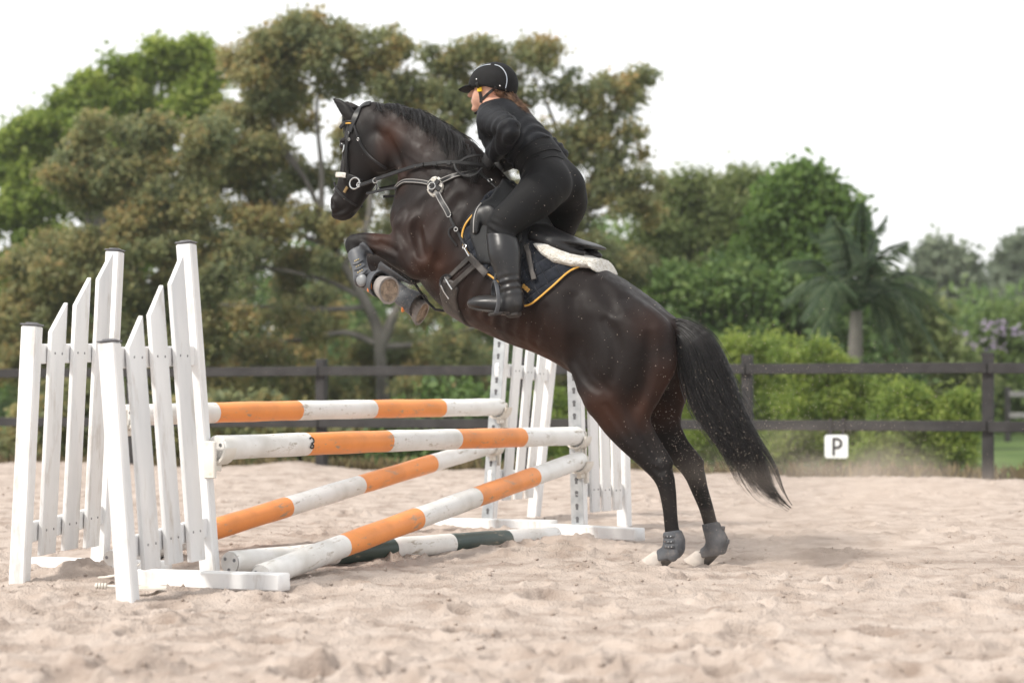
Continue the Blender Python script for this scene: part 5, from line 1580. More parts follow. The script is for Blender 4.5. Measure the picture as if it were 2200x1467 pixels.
# helmet
hel = hthing('x', (0, 0, 0), None, None); bpy.data.objects.remove(hel)
HG = SDF((.75, -.2, 2.15), (1.42, .2, 2.5), .005)
hcn = np.array(rp(1058, 183, 0))
HG.ball(hcn, (.124, .098, .108), .01)
HG.ball(hcn + np.array([-.02, 0, 0]), (.112, .095, .106), .02)
hl = HG.d.copy()
x_, y_, z_ = [HG.lo[i] + HG.h * np.arange(HG.shape[i]) for i in range(3)]
rim = (z_[None, None, :] - hcn[2] + .030) + .28 * np.clip(hcn[0] - x_[:, None, None] + .02, 0, 1) * 1.0 - .02 * 0
d = np.maximum(hl, -((z_[None, None, :] - hcn[2]) + .018 + .30 * (np.clip(hcn[0] - x_[:, None, None], 0, 1))))
ev = d.copy()
V, Q = nets(d.astype(np.float32), HG.lo, .005); V = relax(V, Q, 2); HB = bvh(V, Q)
helmet = put(person, 'helmet', V, Q, M_helm)
PG = SDF((.95, -.2, 2.15), (1.42, .2, 2.5), .005)
PG.chain([(hcn[0] + .085, 0, hcn[2] - .006, .012, .085), (hcn[0] + .125, 0, hcn[2] - .010, .009, .078), (hcn[0] + .165, 0, hcn[2] - .018, .007, .055)], k=.008, res=12)
V, Q = nets(PG.d, PG.lo, .005); put(person, 'peak', relax(V, Q, 2), Q, M_helm).parent = helmet
def hstrip(name, pts, r, m, trees, lift=.001, parent=None, w=None, t=.004):
    P_, N__ = surf([tuple(p) for p in catmull([(a, b, 0) for a, b in pts], 5 * len(pts))[:, :2]], lift, trees)
    for _ in range(2): P_ = [P_[0]] + [(P_[i-1] + P_[i] * 2 + P_[i+1]) / 4 for i in range(1, len(P_)-1)] + [P_[-1]]
    mb = MB()
    if w: mb.ribbon(P_, N__, w, t)
    else: mb.tube(P_, r, 8)
    o_ = mb.build(name, m, person, off=off_of(person))
    if parent: o_.parent = parent
    return o_
hstrip('trim_strip', [(1063, 140), (1073, 143), (1082, 151), (1088, 163), (1089, 176), (1086, 190)], .0022, M_silver, [HB], parent=helmet)
hstrip('trim_strip', [(1019, 152), (1028, 146), (1040, 141), (1054, 139)], .002, M_silver, [HB], parent=helmet)
for (px, py) in ((1024, 171), (1074, 185)):
    h_ = ray(px, py, HB)
    if h_: mb = MB(); ellipsoid(mb, h_[0], ((.005, 0, 0), (0, .005, 0), (0, 0, .005)), 8, 6); mb.build('rivet', M_steel, person, off=off_of(person)).parent = helmet
hstrip('harness_strap', [(1025, 178), (1028, 188), (1032, 200), (1034, 212), (1034, 221)], 0, M_strapb, [PB, HB], .002, helmet, w=.016)
hstrip('harness_strap', [(1066, 187), (1056, 196), (1046, 205), (1037, 214)], 0, M_strapb, [PB, HB], .002, helmet, w=.014)
hstrip('yellow_tag', [(1028, 193.5), (1033, 192.5), (1037, 191.5)], 0, M_yellow, [PB, HB], .006, helmet, w=.020)
# hair: tucked ponytail behind the neck
cur = []
for k in range(700):
    a = _h.random() * 6.283; q_ = math.sqrt(_h.random()) * .042
    b0 = np.array(rp(1082, 196, 0)) + np.array([q_ * math.cos(a) * .8, q_ * math.sin(a) * 1.5, .02 * _h.standard_normal() * .6])
    mid = np.array(rp(1096, 216, 0)) + np.array([math.cos(a) * .034, math.sin(a) * .04, .012 * _h.standard_normal()])
    end = np.array(rp(1122 + 8 * _h.standard_normal(), 240 + 7 * _h.standard_normal(), .02 * _h.standard_normal()))
    c = catmull([b0, mid, end], 10) + np.array([0, 0, 1]) * (.010 * np.sin(np.linspace(0, 9, 10) + a * 2) * np.linspace(0, 1, 10))[:, None]
    cur.append(c)
for k in range(260):      # wisps at the nape
    b0 = np.array(rp(1058 + 22 * _h.random(), 194 + 6 * _h.random(), .045 + .02 * _h.random()))
    end = np.array(rp(1078 + 14 * _h.random(), 206 + 12 * _h.random(), .03 * _h.random()))
    t_ = np.linspace(0, 1, 8)[:, None]
    cur.append(b0 * (1 - t_) + end * t_ + np.array([0, .012, 0]) * np.sin(t_ * 3.14))
strands(person, 'hair', cur, .0022, M_hair2)
# waistband, belt loop and pocket seams on the breeches, seam of the shirt
for nm, pts_, w_, t__, pr_ in (('waistband', [(1128, 336), (1146, 326), (1166, 319), (1186, 316), (1202, 322)], .034, .004, BRO), ('pocket_seam', [(1166, 342), (1180, 337), (1196, 337), (1210, 342)], .006, .003, BRO),
                          ('pocket_seam', [(1118, 372), (1126, 352), (1142, 340), (1158, 334)], .005, .003, BRO),
                          ('shirt_seam', [(1076, 232), (1098, 250), (1112, 270), (1120, 290)], .004, .002, shirt)):
    q_ = hstrip(nm, pts_, 0, M_breech, [BRB, SB], .0005, None, w=w_, t=t__); q_.parent = pr_; q_.location = (0, 0, 0)
# stirrup
st = hthing('stirrup', pp(1070, 670, .36), 'black stirrup iron and leather at the rider\'s near boot', 'stirrup')
tubes(st, 'leather', [pp(1068, 568, .30), pp(1066, 588, .33), pp(1063, 604, .35)], .007, M_leather, mirror=True)
tubes(st, 'leather', [pp(1075, 570, .30), pp(1070, 590, .34), pp(1063, 606, .36)], .005, M_leather, mirror=True)
for sg in (1, -1):
    f = lambda v: Vector((v[0], v[1] * sg, v[2]))
    mb = MB(); pts_ = catmull([pp(1066, 672, .425), pp(1071, 650, .43), pp(1069, 625, .425), pp(1064, 606, .36), pp(1060, 620, .315), pp(1060, 650, .31), pp(1060, 672, .315)], 26)
    mb.ribbon([f(p) for p in pts_], [f(p) - f(pp(1065, 645, .365)) for p in pts_], .020, .008); mb.build('iron', M_boot, st, off=off_of(st))
    mb = MB(); mb.beam(f(pp(1066, 674, .43)), f(pp(1062, 674, .305)), .062, .016, (1, 0, -.1), .005); mb.build('tread', M_leath_d, st, off=off_of(st))
# ------------------------------------------------------------------ trees and plants behind the fence
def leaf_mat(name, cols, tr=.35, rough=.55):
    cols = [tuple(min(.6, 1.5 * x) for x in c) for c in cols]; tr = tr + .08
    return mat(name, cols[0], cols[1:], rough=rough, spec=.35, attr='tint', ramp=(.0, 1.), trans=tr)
M_fig = leaf_mat('rusty_fig_leaf', [(.060, .080, .048), (.12, .146, .080), (.185, .198, .094), (.275, .225, .098), (.38, .24, .108)], .52)
M_green = leaf_mat('green_leaf', [(.06, .095, .024), (.13, .185, .038), (.21, .26, .055), (.31, .33, .09)], .5)
M_mid = leaf_mat('mid_leaf', [(.03, .058, .024), (.06, .105, .034), (.105, .16, .045), (.17, .21, .07)], .4)
M_bright = leaf_mat('bright_leaf', [(.035, .07, .02), (.075, .13, .032), (.12, .185, .045), (.19, .25, .07)], .45)
M_wattle = leaf_mat('feathery_leaf', [(.045, .07, .025), (.095, .13, .045), (.16, .19, .07), (.25, .26, .11)], .4)
M_hedge = leaf_mat('lime_leaf', [(.055, .09, .025), (.12, .175, .04), (.22, .27, .06), (.36, .39, .11)], .5)
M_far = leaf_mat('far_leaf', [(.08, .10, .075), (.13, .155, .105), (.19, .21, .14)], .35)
M_jac = leaf_mat('jacaranda_leaf', [(.04, .07, .02), (.10, .15, .045), (.17, .21, .07)], .4)
M_purple = leaf_mat('jacaranda_flower', [(.24, .17, .40), (.34, .26, .55), (.42, .35, .64)], .4)
M_dry = leaf_mat('dry_leaf', [(.06, .05, .025), (.12, .09, .045), (.22, .17, .085)], .25)
M_bark = mat('grey_bark', (.09, .083, .078), (.20, .185, .17), rough=.9, spec=.2, scale=3., bump=.5, bscale=14., stretch=(1, 1, .4))
M_barkd = mat('dark_bark', (.05, .042, .035), (.11, .09, .075), rough=.9, spec=.2, scale=4., bump=.5, bscale=14., stretch=(1, 1, .4))
_t = np.random.default_rng(77)

def leaves(clumps, n, size, droop=.3, shell=.55, sub=9, subr=(.26, .5), aspect=.5):
    """clumps: (x,y,z,rx,ry,rz) -> leaf rhombs on many twigs spread over uneven sub-clumps"""
    C, Rr = [], []
    for (x, y, z, rx, ry, rz) in clumps:
        for k in range(sub):
            d = _t.standard_normal(3); d /= np.linalg.norm(d)
            q = (.25 + .75 * _t.random() ** .6)
            if d[1] > .5: d[1] *= -1
            s_ = subr[0] + (subr[1] - subr[0]) * _t.random() ** 1.5
            C.append((x + d[0]*rx*q, y + d[1]*ry*q, z + d[2]*rz*q)); r_ = min(rx, rz)
            Rr.append((r_ * s_ * (1 + .5 * _t.random()), r_ * s_, r_ * s_ * (.55 + .35 * _t.random())))
    C = np.array(C); Rr = np.array(Rr); W = Rr[:, 0] * Rr[:, 2]; W /= W.sum()
    # twigs first, then leaves around each twig
    per = 9; nt = n // per
    i = _t.choice(len(C), nt, p=W)
    d = _t.standard_normal((nt, 3)); d /= np.linalg.norm(d, axis=1)[:, None]
    rad = np.where(_t.random(nt) < shell, .75 + .4 * _t.random(nt), .85 * _t.random(nt) ** .5)
    rad += np.where(_t.random(nt) < .10, .35 * _t.random(nt), 0)
    tw = C[i] + d * Rr[i] * rad[:, None]
    i = np.repeat(i, per); d = np.repeat(d, per, 0); rad = np.repeat(rad, per); n = nt * per
    c = np.repeat(tw, per, 0) + _t.standard_normal((n, 3)) * size * .75
    nr_ = d * .5 + _t.standard_normal((n, 3)) * .8 + np.array([0, -.05, .55]); nr_ /= np.linalg.norm(nr_, axis=1)[:, None]
    a = np.cross(nr_, _t.standard_normal((n, 3))); a /= np.linalg.norm(a, axis=1)[:, None]
    a[:, 2] -= droop; a /= np.linalg.norm(a, axis=1)[:, None]
    b = np.cross(nr_, a); b /= np.linalg.norm(b, axis=1)[:, None] + 1e-9
    L = size * (.6 + .8 * _t.random(n))[:, None]
    v = np.stack([c - a * L * .5, c + b * L * aspect * .5, c + a * L * .5, c - b * L * aspect * .5], 1).reshape(-1, 3)
    q = np.arange(4 * n).reshape(n, 4)
    cv = _t.random(len(C))[i]; tv = np.repeat(_t.random(nt), per)
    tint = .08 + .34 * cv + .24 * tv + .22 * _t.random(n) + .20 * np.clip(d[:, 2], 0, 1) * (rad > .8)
    return v, q, np.repeat(np.clip(tint, 0, 1), 4)
def limb_tubes(mb, limbs):
    for pts, r0, r1 in limbs:
        r0, r1 = r0 * .72, r1 * .6
        c = catmull(np.array(pts, float), max(6, 4 * len(pts)))
        w = np.cumsum(_t.standard_normal((len(c), 3)) * .03 * r0, axis=0)
        mb.tube(c + w * .5, list(np.linspace(r0, r1, len(c))), 9)
def tree(name, label, base, clumps_px, Y, m, n, size, limbs_px=(), bark=None, cat='tree', group=None, dy=1.0, trunk_r=.2, **kw):
    """clumps_px: (px,py,rx px,rz px[,dY]); limbs_px: (list of (px,py[,dY]), r0, r1)"""
    bx_, by_ = base
    root = empty(name, g(bx_, Y, 0), label, cat, group)
    o = np.array(root.location)
    cl = []
    for c in clumps_px:
        yy_ = Y + (c[4] if len(c) > 4 else 0.)
        p = P(c[0], c[1], yy_); k_ = yy_ / F
        cl.append((p.x, p.y, p.z, c[2] * k_, min(c[2], c[3]) * k_ * dy, c[3] * k_))
    v, q, tint = leaves(cl, n, size, **kw)
    keep = (v.reshape(-1, 4, 3)[:, :, 2].min(1) > -.1)
    kq = np.repeat(keep, 4)
    v = v[kq]; tint = tint[kq]; q = np.arange(len(v)).reshape(-1, 4)
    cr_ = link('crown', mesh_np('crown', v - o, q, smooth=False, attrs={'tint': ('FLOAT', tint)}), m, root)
    mb = MB()
    L = [([P(x[0], x[1], Y + (x[2] if len(x) > 2 else 0)) - Vector(o) for x in pts], r0, r1) for pts, r0, r1 in limbs_px]
    if not L:
        c0 = np.array(cl); top_ = c0[:, :3].mean(0)
        L = [([np.array([0, 0, -.3]), (top_ - o) * .5 + np.array([.2, 0, 0]), top_ - o], trunk_r, trunk_r * .45)]
        for c in cl[:8]: L.append(([(top_ - o) * .45, ((top_ - o) + np.array(c[:3]) - o) * .45, np.array(c[:3]) - o], trunk_r * .5, trunk_r * .12))
    limb_tubes(mb, L)
    mb.build('trunk', bark or M_bark, root)
    return root

# the big rusty figs
fig_limbs = [([(820, 1030), (822, 900), (818, 780), (808, 700), (775, 630), (735, 560), (700, 480), (660, 390), (600, 320)], .22, .05),
             ([(815, 760), (840, 690), (880, 620), (930, 540), (960, 450), (980, 330)], .15, .04),
             ([(812, 740), (740, 715), (650, 730), (540, 735), (450, 740)], .09, .03),
             ([(822, 745), (900, 740), (980, 715), (1060, 690)], .09, .04),
             ([(790, 660), (700, 665), (600, 660), (470, 655)], .08, .03),
             ([(720, 530), (640, 500), (580, 420), (560, 330)], .08, .03),
             ([(650, 380), (620, 330), (570, 320)], .06, .03), ([(655, 385), (600, 300), (580, 240)], .07, .025),
             ([(690, 470), (690, 360), (680, 250), (690, 160)], .09, .03), ([(740, 570), (790, 480), (800, 330), (820, 180)], .10, .03),
             ([(780, 640), (690, 600), (560, 575), (430, 580)], .08, .03)]
tree('fig_tree', 'tall fig tree with rusty brown leaves and grey forked trunk behind the jump', (822, 1000),
     [(620, 110, 130, 75), (690, 150, 90, 70), (560, 180, 110, 80), (680, 70, 70, 45), (820, 120, 85, 60), (850, 200, 80, 60),
      (600, 290, 130, 85, 1), (480, 320, 110, 80), (520, 430, 150, 90, .5), (700, 420, 110, 70, 1.5), (640, 520, 170, 80), (840, 320, 110, 80, 2), (900, 420, 100, 90, 2.5),
      (560, 610, 140, 70, 1), (880, 560, 110, 70, 3), (700, 630, 130, 60, 3.5), (760, 780, 240, 110, 5), (560, 820, 220, 120, 5), (620, 690, 90, 40, -.6), (900, 660, 80, 40, -.6), (520, 760, 80, 35, -.6), (960, 740, 70, 35, -.6), (680, 820, 90, 40, -.6), (900, 850, 80, 40, -.6)],
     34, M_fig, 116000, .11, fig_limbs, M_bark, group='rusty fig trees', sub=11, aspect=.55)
tree('fig_tree', 'broad low fig tree with rusty brown leaves behind the left jump wings', (330, 1000),
     [(250, 300, 120, 60), (190, 390, 110, 70), (330, 380, 120, 80), (420, 300, 90, 60), (260, 480, 150, 80), (400, 470, 120, 80), (150, 560, 150, 80), (330, 590, 170, 90), (470, 560, 120, 80),
      (60, 640, 120, 80), (210, 680, 180, 90), (400, 700, 160, 90), (60, 780, 150, 100), (260, 820, 200, 110), (450, 820, 160, 110, 1), (100, 920, 200, 90), (350, 930, 200, 80)],
     32, M_fig, 108000, .11, [([(330, 1030), (335, 850), (310, 700), (280, 560), (260, 430)], .24, .06), ([(330, 800), (400, 680), (450, 560), (430, 420)], .14, .04), ([(320, 760), (220, 680), (120, 640)], .12, .04)], M_bark, group='rusty fig trees', sub=11, aspect=.55)
tree('fig_tree', 'open crowned fig tree with rusty leaves behind the rider', (1180, 1000),
     [(960, 130, 60, 40), (1020, 150, 80, 60), (1130, 130, 70, 55), (1120, 190, 80, 40), (1230, 190, 55, 40), (1330, 190, 80, 62), (1290, 250, 60, 40), (1350, 290, 55, 40), (1230, 280, 90, 50),
      (1290, 320, 90, 55), (1190, 330, 80, 60), (1370, 370, 60, 50), (1310, 420, 80, 60), (1230, 460, 80, 60), (1390, 440, 40, 40), (1000, 250, 90, 60), (1090, 290, 90, 60), (950, 200, 70, 50),
      (1290, 520, 90, 70), (1180, 560, 130, 80), (1060, 430, 120, 90, 1), (980, 560, 130, 90, 1), (1110, 700, 170, 90, 2), (960, 800, 200, 110, 3), (1150, 860, 160, 110, 3), (1330, 600, 100, 80, 1)],
     36, M_fig, 66000, .115, [([(1180, 1030), (1175, 850), (1160, 700), (1130, 520), (1090, 380), (1050, 250), (1020, 150)], .26, .05), ([(1160, 700), (1220, 540), (1270, 400), (1320, 250), (1335, 180)], .16, .04),
      ([(1140, 560), (1180, 430), (1200, 300), (1140, 150)], .12, .03), ([(1250, 460), (1330, 420), (1390, 390)], .08, .03), ([(1120, 480), (1020, 400), (940, 220)], .12, .03)], M_bark, group='rusty fig trees', sub=8, subr=(.26, .46), aspect=.55)
# green tree behind, far left
tree('leafy_tree', 'tall bright green leafy tree at the far left behind the figs', (230, 950),
     [(350, 130, 90, 60), (420, 150, 60, 50), (250, 180, 100, 60), (330, 220, 130, 70), (170, 230, 100, 60), (110, 290, 80, 70), (230, 290, 130, 70), (430, 230, 80, 60), (40, 350, 60, 60), (110, 400, 100, 70), (30, 470, 80, 70),
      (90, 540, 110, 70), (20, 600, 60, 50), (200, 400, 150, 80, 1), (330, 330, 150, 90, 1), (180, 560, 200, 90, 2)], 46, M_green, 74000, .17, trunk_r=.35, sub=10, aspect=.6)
# right hand side
tree('feathery_tree', 'yellow green feathery tree right of the figs, top left of the right hand grove', (1500, 980),
     [(1470, 410, 60, 40), (1500, 450, 80, 50), (1590, 410, 50, 40), (1560, 460, 80, 50), (1440, 520, 80, 60), (1520, 540, 100, 60), (1620, 500, 70, 60), (1400, 570, 80, 60), (1480, 620, 110, 70), (1380, 680, 90, 80)],
     42, M_wattle, 36000, .24, trunk_r=.2, sub=11, aspect=.22, droop=.1)
tree('glossy_tree', 'bright glossy green tree with tufted top in the right hand grove', (1720, 980),
     [(1705, 385, 45, 30), (1690, 430, 50, 35), (1770, 405, 30, 25), (1740, 460, 60, 40), (1810, 470, 40, 35), (1830, 500, 25, 25), (1660, 480, 50, 35), (1720, 520, 90, 45), (1800, 545, 50, 40), (1640, 555, 70, 40), (1700, 590, 100, 50), (1590, 600, 70, 50), (1590, 660, 80, 45)],
     38, M_bright, 24000, .2, trunk_r=.16, sub=10, subr=(.22, .42), aspect=.5)
tree('dense_tree', 'dense dark green tree low in the right hand grove above the lime bushes', (1620, 990),
     [(1560, 620, 90, 60), (1460, 640, 90, 60), (1650, 640, 90, 60), (1720, 640, 80, 70), (1480, 720, 110, 80), (1600, 720, 120, 80), (1720, 730, 110, 80), (1790, 680, 60, 60), (1400, 800, 110, 90), (1550, 830, 150, 90), (1720, 830, 130, 80), (1840, 800, 110, 70)],
     36, M_mid, 44000, .19, trunk_r=.25, bark=M_barkd, sub=10)
tree('leafy_tree', 'soft yellow green tree filling the gap right of the palm', (1960, 990),
     [(1900, 640, 70, 50), (1960, 690, 80, 50), (1880, 720, 90, 60), (1990, 770, 90, 60), (1900, 810, 110, 70), (2040, 830, 80, 60), (1960, 890, 120, 60), (1850, 900, 100, 60)], 39, M_wattle, 26000, .2, trunk_r=.14, sub=11, aspect=.35)
tree('leafy_tree', 'rounded yellow green tree at the right edge behind the jacaranda', (2180, 985),
     [(2190, 760, 70, 50), (2130, 800, 70, 50), (2230, 800, 90, 70), (2180, 860, 110, 60), (2090, 880, 80, 50), (2260, 880, 90, 60)], 50, M_hedge, 15000, .24, trunk_r=.14, sub=11, aspect=.4)
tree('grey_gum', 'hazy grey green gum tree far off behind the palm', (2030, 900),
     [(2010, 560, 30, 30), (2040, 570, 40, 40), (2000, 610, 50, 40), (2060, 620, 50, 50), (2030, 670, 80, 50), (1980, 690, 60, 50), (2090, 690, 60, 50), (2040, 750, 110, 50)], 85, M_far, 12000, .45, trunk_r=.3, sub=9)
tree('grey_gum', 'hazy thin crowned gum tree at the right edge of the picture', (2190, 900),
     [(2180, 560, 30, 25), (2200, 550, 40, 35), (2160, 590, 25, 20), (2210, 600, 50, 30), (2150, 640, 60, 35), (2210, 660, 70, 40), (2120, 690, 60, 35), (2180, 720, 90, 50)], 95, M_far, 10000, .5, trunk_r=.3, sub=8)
# jacaranda: green crown with violet blossom
jc = tree('jacaranda_tree', 'jacaranda tree with violet blossom behind the right fence post', (2110, 985),
     [(2130, 720, 80, 50), (2080, 760, 70, 50), (2180, 740, 70, 60), (2110, 820, 100, 60), (2190, 830, 90, 70), (2060, 850, 60, 50), (2150, 900, 110, 60), (2080, 920, 60, 40)], 44, M_jac, 15000, .2, trunk_r=.16, sub=10, aspect=.3,
     limbs_px=[([(2110, 1010), (2085, 950), (2060, 900), (2040, 850)], .14, .05), ([(2110, 1000), (2130, 900), (2160, 800), (2170, 740)], .13, .04), ([(2080, 940), (2090, 840), (2085, 760)], .08, .03)])
cl = []
for (px, py, r_) in ((2065, 725, 16), (2090, 735, 14), (2120, 700, 14), (2150, 705, 10), (2110, 760, 14), (2055, 765, 12), (2180, 705, 12), (2200, 720, 14), (2140, 740, 12), (2075, 700, 8), (2160, 770, 12)):
    p = P(px, py, 42.8); cl.append((p.x, p.y, p.z, r_ * .008, r_ * .008, r_ * .008))
v, q, tint = leaves(cl, 230, .10, sub=5, subr=(.3, .9))
link('blossom', mesh_np('blossom', v - np.array(jc.location), q, smooth=False, attrs={'tint': ('FLOAT', tint)}), M_purple, jc)
# lime bushes along the fence
for i, (nm, lab, b0, cl, Y_, n_) in enumerate((
        ('lime_bush', 'tall lime green bush between the horse tail and the middle fence post', 1600, [(1560, 760, 60, 50), (1640, 750, 70, 45), (1600, 820, 90, 60), (1520, 850, 60, 60), (1560, 920, 90, 60), (1660, 860, 80, 60), (1630, 960, 100, 55), (1490, 950, 60, 60)], 25.0, 26000),
        ('lime_bush', 'lime green bush with yellow tips behind the letter sign', 1760, [(1730, 770, 70, 40), (1790, 790, 60, 40), (1760, 850, 90, 60), (1700, 920, 90, 60), (1830, 880, 80, 55), (1800, 950, 100, 50), (1720, 985, 90, 40), (1880, 850, 60, 40), (1860, 930, 70, 50), (1900, 990, 70, 40)], 24.0, 30000),
        ('lime_bush', 'low spreading lime green bush left of the right fence post', 1990, [(1930, 890, 70, 45), (2010, 900, 70, 45), (1960, 950, 100, 50), (2050, 950, 70, 50), (1890, 980, 80, 45), (2020, 1000, 90, 35), (1920, 1020, 80, 25), (1960, 850, 50, 30), (2060, 880, 40, 40)], 22.5, 22000),
        ('lime_bush', 'green bush seen between the two right jump wings', 1300, [(1290, 880, 90, 70), (1370, 850, 100, 80), (1430, 900, 80, 70), (1300, 960, 100, 60), (1420, 980, 90, 50), (1200, 900, 70, 70), (1210, 980, 80, 50)], 25.5, 20000))):
    tree(nm, lab, (b0, 1000), cl, Y_, M_hedge, n_, .085, cat='bush', group='lime bushes', trunk_r=.05, bark=M_barkd, sub=15, subr=(.16, .42), aspect=.26, dy=.9)
# dark shrubs behind the fence at the left
for (lab, b0, cl, Y_, n_) in (
        ('dark brown green shrub behind the fence between the left wings', 250, [(150, 900, 120, 80), (300, 900, 130, 80), (60, 960, 130, 60), (230, 970, 140, 50), (380, 950, 110, 60)], 26, 11000),
        ('dark shrub behind the fence below the fig branches', 620, [(520, 930, 120, 70), (640, 930, 120, 60), (760, 950, 110, 50), (560, 980, 130, 40), (720, 990, 120, 35)], 26.5, 10000),
        ('green leafed shrub behind the rails left of the far jump wing', 960, [(900, 900, 90, 60), (980, 880, 100, 60), (1050, 920, 80, 60), (930, 970, 120, 45), (1040, 985, 100, 40)], 26, 9000)):
    tree('shrub', lab, (b0, 1000), cl, Y_, (M_mid if b0 > 900 else M_fig), n_, .13, cat='bush', group='shrubs behind the fence', trunk_r=.05, bark=M_barkd, sub=11)

# far woodland that closes the view below the crowns
cl = []
for k in range(56):
    px_ = -900 + 70 * k; yy_ = 62 + 10 * _t.random()
    p = P(px_, (560 if 250 < px_ < 1450 else 720) + 60 * _t.random(), yy_); r_ = 3.4 + 1.6 * _t.random()
    cl.append((p.x, p.y, max(1.2, p.z - 1.4), r_, 2., r_ * .75 if px_ < 1450 else r_ * .5))
    cl.append((p.x + 1.5, p.y - 3, .8, r_, 2., 1.6)); cl.append((p.x - 1., p.y - 1.5, 2.6, r_, 2., 2.0))
v, q, tint = leaves(cl, 92000, .38, sub=9)
tag(link('far_woodland', mesh_np('far_woodland', v, q, smooth=False, attrs={'tint': ('FLOAT', tint)}), M_mid), 'dim mass of woodland closing the view behind the trees', 'woodland', kind='stuff')
# palm
Yp = 31.0
pr0 = g(1832, Yp, 0)
palm = empty('palm_tree', pr0, 'palm tree with arching dark fronds and slim grey trunk', 'tree')
M_frond = leaf_mat('palm_frond', [(.025, .045, .026), (.05, .08, .044), (.085, .12, .065), (.13, .16, .09)], .35, .4)
mb = MB(); zt = P(1840, 668, Yp).z
mb.tube([(0, 0, -.2), (.02, 0, zt * .4), (.05, 0, zt * .8), (.06, 0, zt)], [.17, .14, .12, .10], 14); mb.build('trunk', M_bark, palm)
hub = np.array([.06, 0, zt])
ends = [(1700, 560), (1745, 500), (1790, 470), (1850, 440), (1900, 470), (1940, 520), (2000, 600), (2040, 680), (2020, 760), (1950, 800), (1740, 680), (1760, 760), (1900, 740), (1690, 640), (1880, 560), (1970, 660), (1810, 540)]
for i, (ex, ey) in enumerate(ends):
    e = np.array(P(ex, ey, Yp + _t.uniform(-1.6, 1.2))) - np.array(pr0)
    mid = (hub + e) / 2 + np.array([0, 0, .35 + .25 * max(0, hub[2] - e[2] + .6)])
    c = catmull([hub, mid, e], 26)
    dd = np.gradient(c, axis=0); dd /= np.linalg.norm(dd, axis=1)[:, None]
    V_, Q_, T_ = [], [], []
    for k in range(3, 26):
        for sg in (-1, 1):
            for h2 in (0, .5):
                cc = c[k] + dd[k] * h2 * .06
                lat = np.cross(dd[k], [0, 0, 1]); lat /= np.linalg.norm(lat) + 1e-9
                L = .62 * math.sin(math.pi * (.12 + .85 * k / 26)) * (.8 + .4 * _t.random())
                tip = cc + (lat * sg * .62 + dd[k] * .55 + np.array([0, 0, -.42 - .25 * _t.random()])) * L
                wv_ = dd[k] * .022
                n0 = len(V_)
                V_ += [cc - wv_, cc + wv_, (cc + tip) / 2 + wv_ * 1.1 + np.array([0, 0, .03]), tip]
                Q_.append([n0, n0 + 1, n0 + 3, n0 + 2]); T_ += [_t.random() * .8 + .1] * 4
    fr = link('frond', mesh_np('frond', np.array(V_), np.array(Q_), smooth=False, attrs={'tint': ('FLOAT', np.array(T_))}), M_frond, palm)
    mb = MB(); mb.tube(c, list(np.linspace(.03, .006, 26)), 6); mb.build('midrib', M_mid, fr)

# dry weeds along the fence foot, grass on the right verge
V_, Q_, T_ = [], [], []
def blades(n, xr, dist, h_, col):
    for k in range(n):
        u = xr[0] + (xr[1] - xr[0]) * _t.random()
        b = np.array([FENCE_A[0], FENCE_A[1], 0]) + np.array([FENCE_D[0], FENCE_D[1], 0]) * u - np.array(fn) * (dist[0] + (dist[1] - dist[0]) * _t.random())
        L = h_ * (.4 + .9 * _t.random()); a = _t.standard_normal(3) * .35; a[2] = 1
        a = a / np.linalg.norm(a) * L; w = np.cross(a, _t.standard_normal(3)); w = w / np.linalg.norm(w) * (.006 + .012 * _t.random())
        n0 = len(V_); b[2] = -.1
        V_.extend([b - w, b + w, b + a * .6 + w * .7 + _t.standard_normal(3) * .02, b + a]); Q_.append([n0, n0+1, n0+2, n0+3]); T_.extend([_t.random()] * 4)
blades(7000, (-3, 14), (.15, 1.6), .2, 0)
me = mesh_np('dry_weeds', np.array(V_), np.array(Q_), smooth=False, attrs={'tint': ('FLOAT', np.array(T_))})
tag(link('dry_weeds', me, M_dry), 'dry brown weeds along the foot of the fence', 'weeds', kind='stuff')
V_, Q_, T_ = [], [], []
blades(6000, (-4, -.05), (.8, 9.), .14, 0)
me = mesh_np('grass', np.array(V_), np.array(Q_), smooth=False, attrs={'tint': ('FLOAT', np.array(T_))})
tag(link('grass', me, M_bright), 'green grass beyond the fence at the right', 'grass', kind='stuff')

# distant pale paddock fence at the right edge
M_old = mat('weathered_rail', (.16, .155, .155), (.26, .25, .25), rough=.8, scale=5.)
of = P(2165, 960, 38.0); of.z = 0
ofe = empty('distant_fence', of, 'pale weathered rail fence far off beyond the right fence post', 'fence')
for k in range(0, 4):
    mb = MB(); mb.beam((k * 2.2, -k * .3, -.2), (k * 2.2, -k * .3, 1.0), .11, .11, (1, 0, 0), .008); mb.build('post', M_rail, ofe)
for k in range(0, 3):
    for z in (.42, .85):
        mb = MB(); mb.beam((k * 2.2 + .01, -k * .3 - .08, z), ((k + 1) * 2.2 - .01, -(k + 1) * .3 - .08, z), .11, .05, (0, 0, 1), .006); mb.build('rail', M_old, ofe)

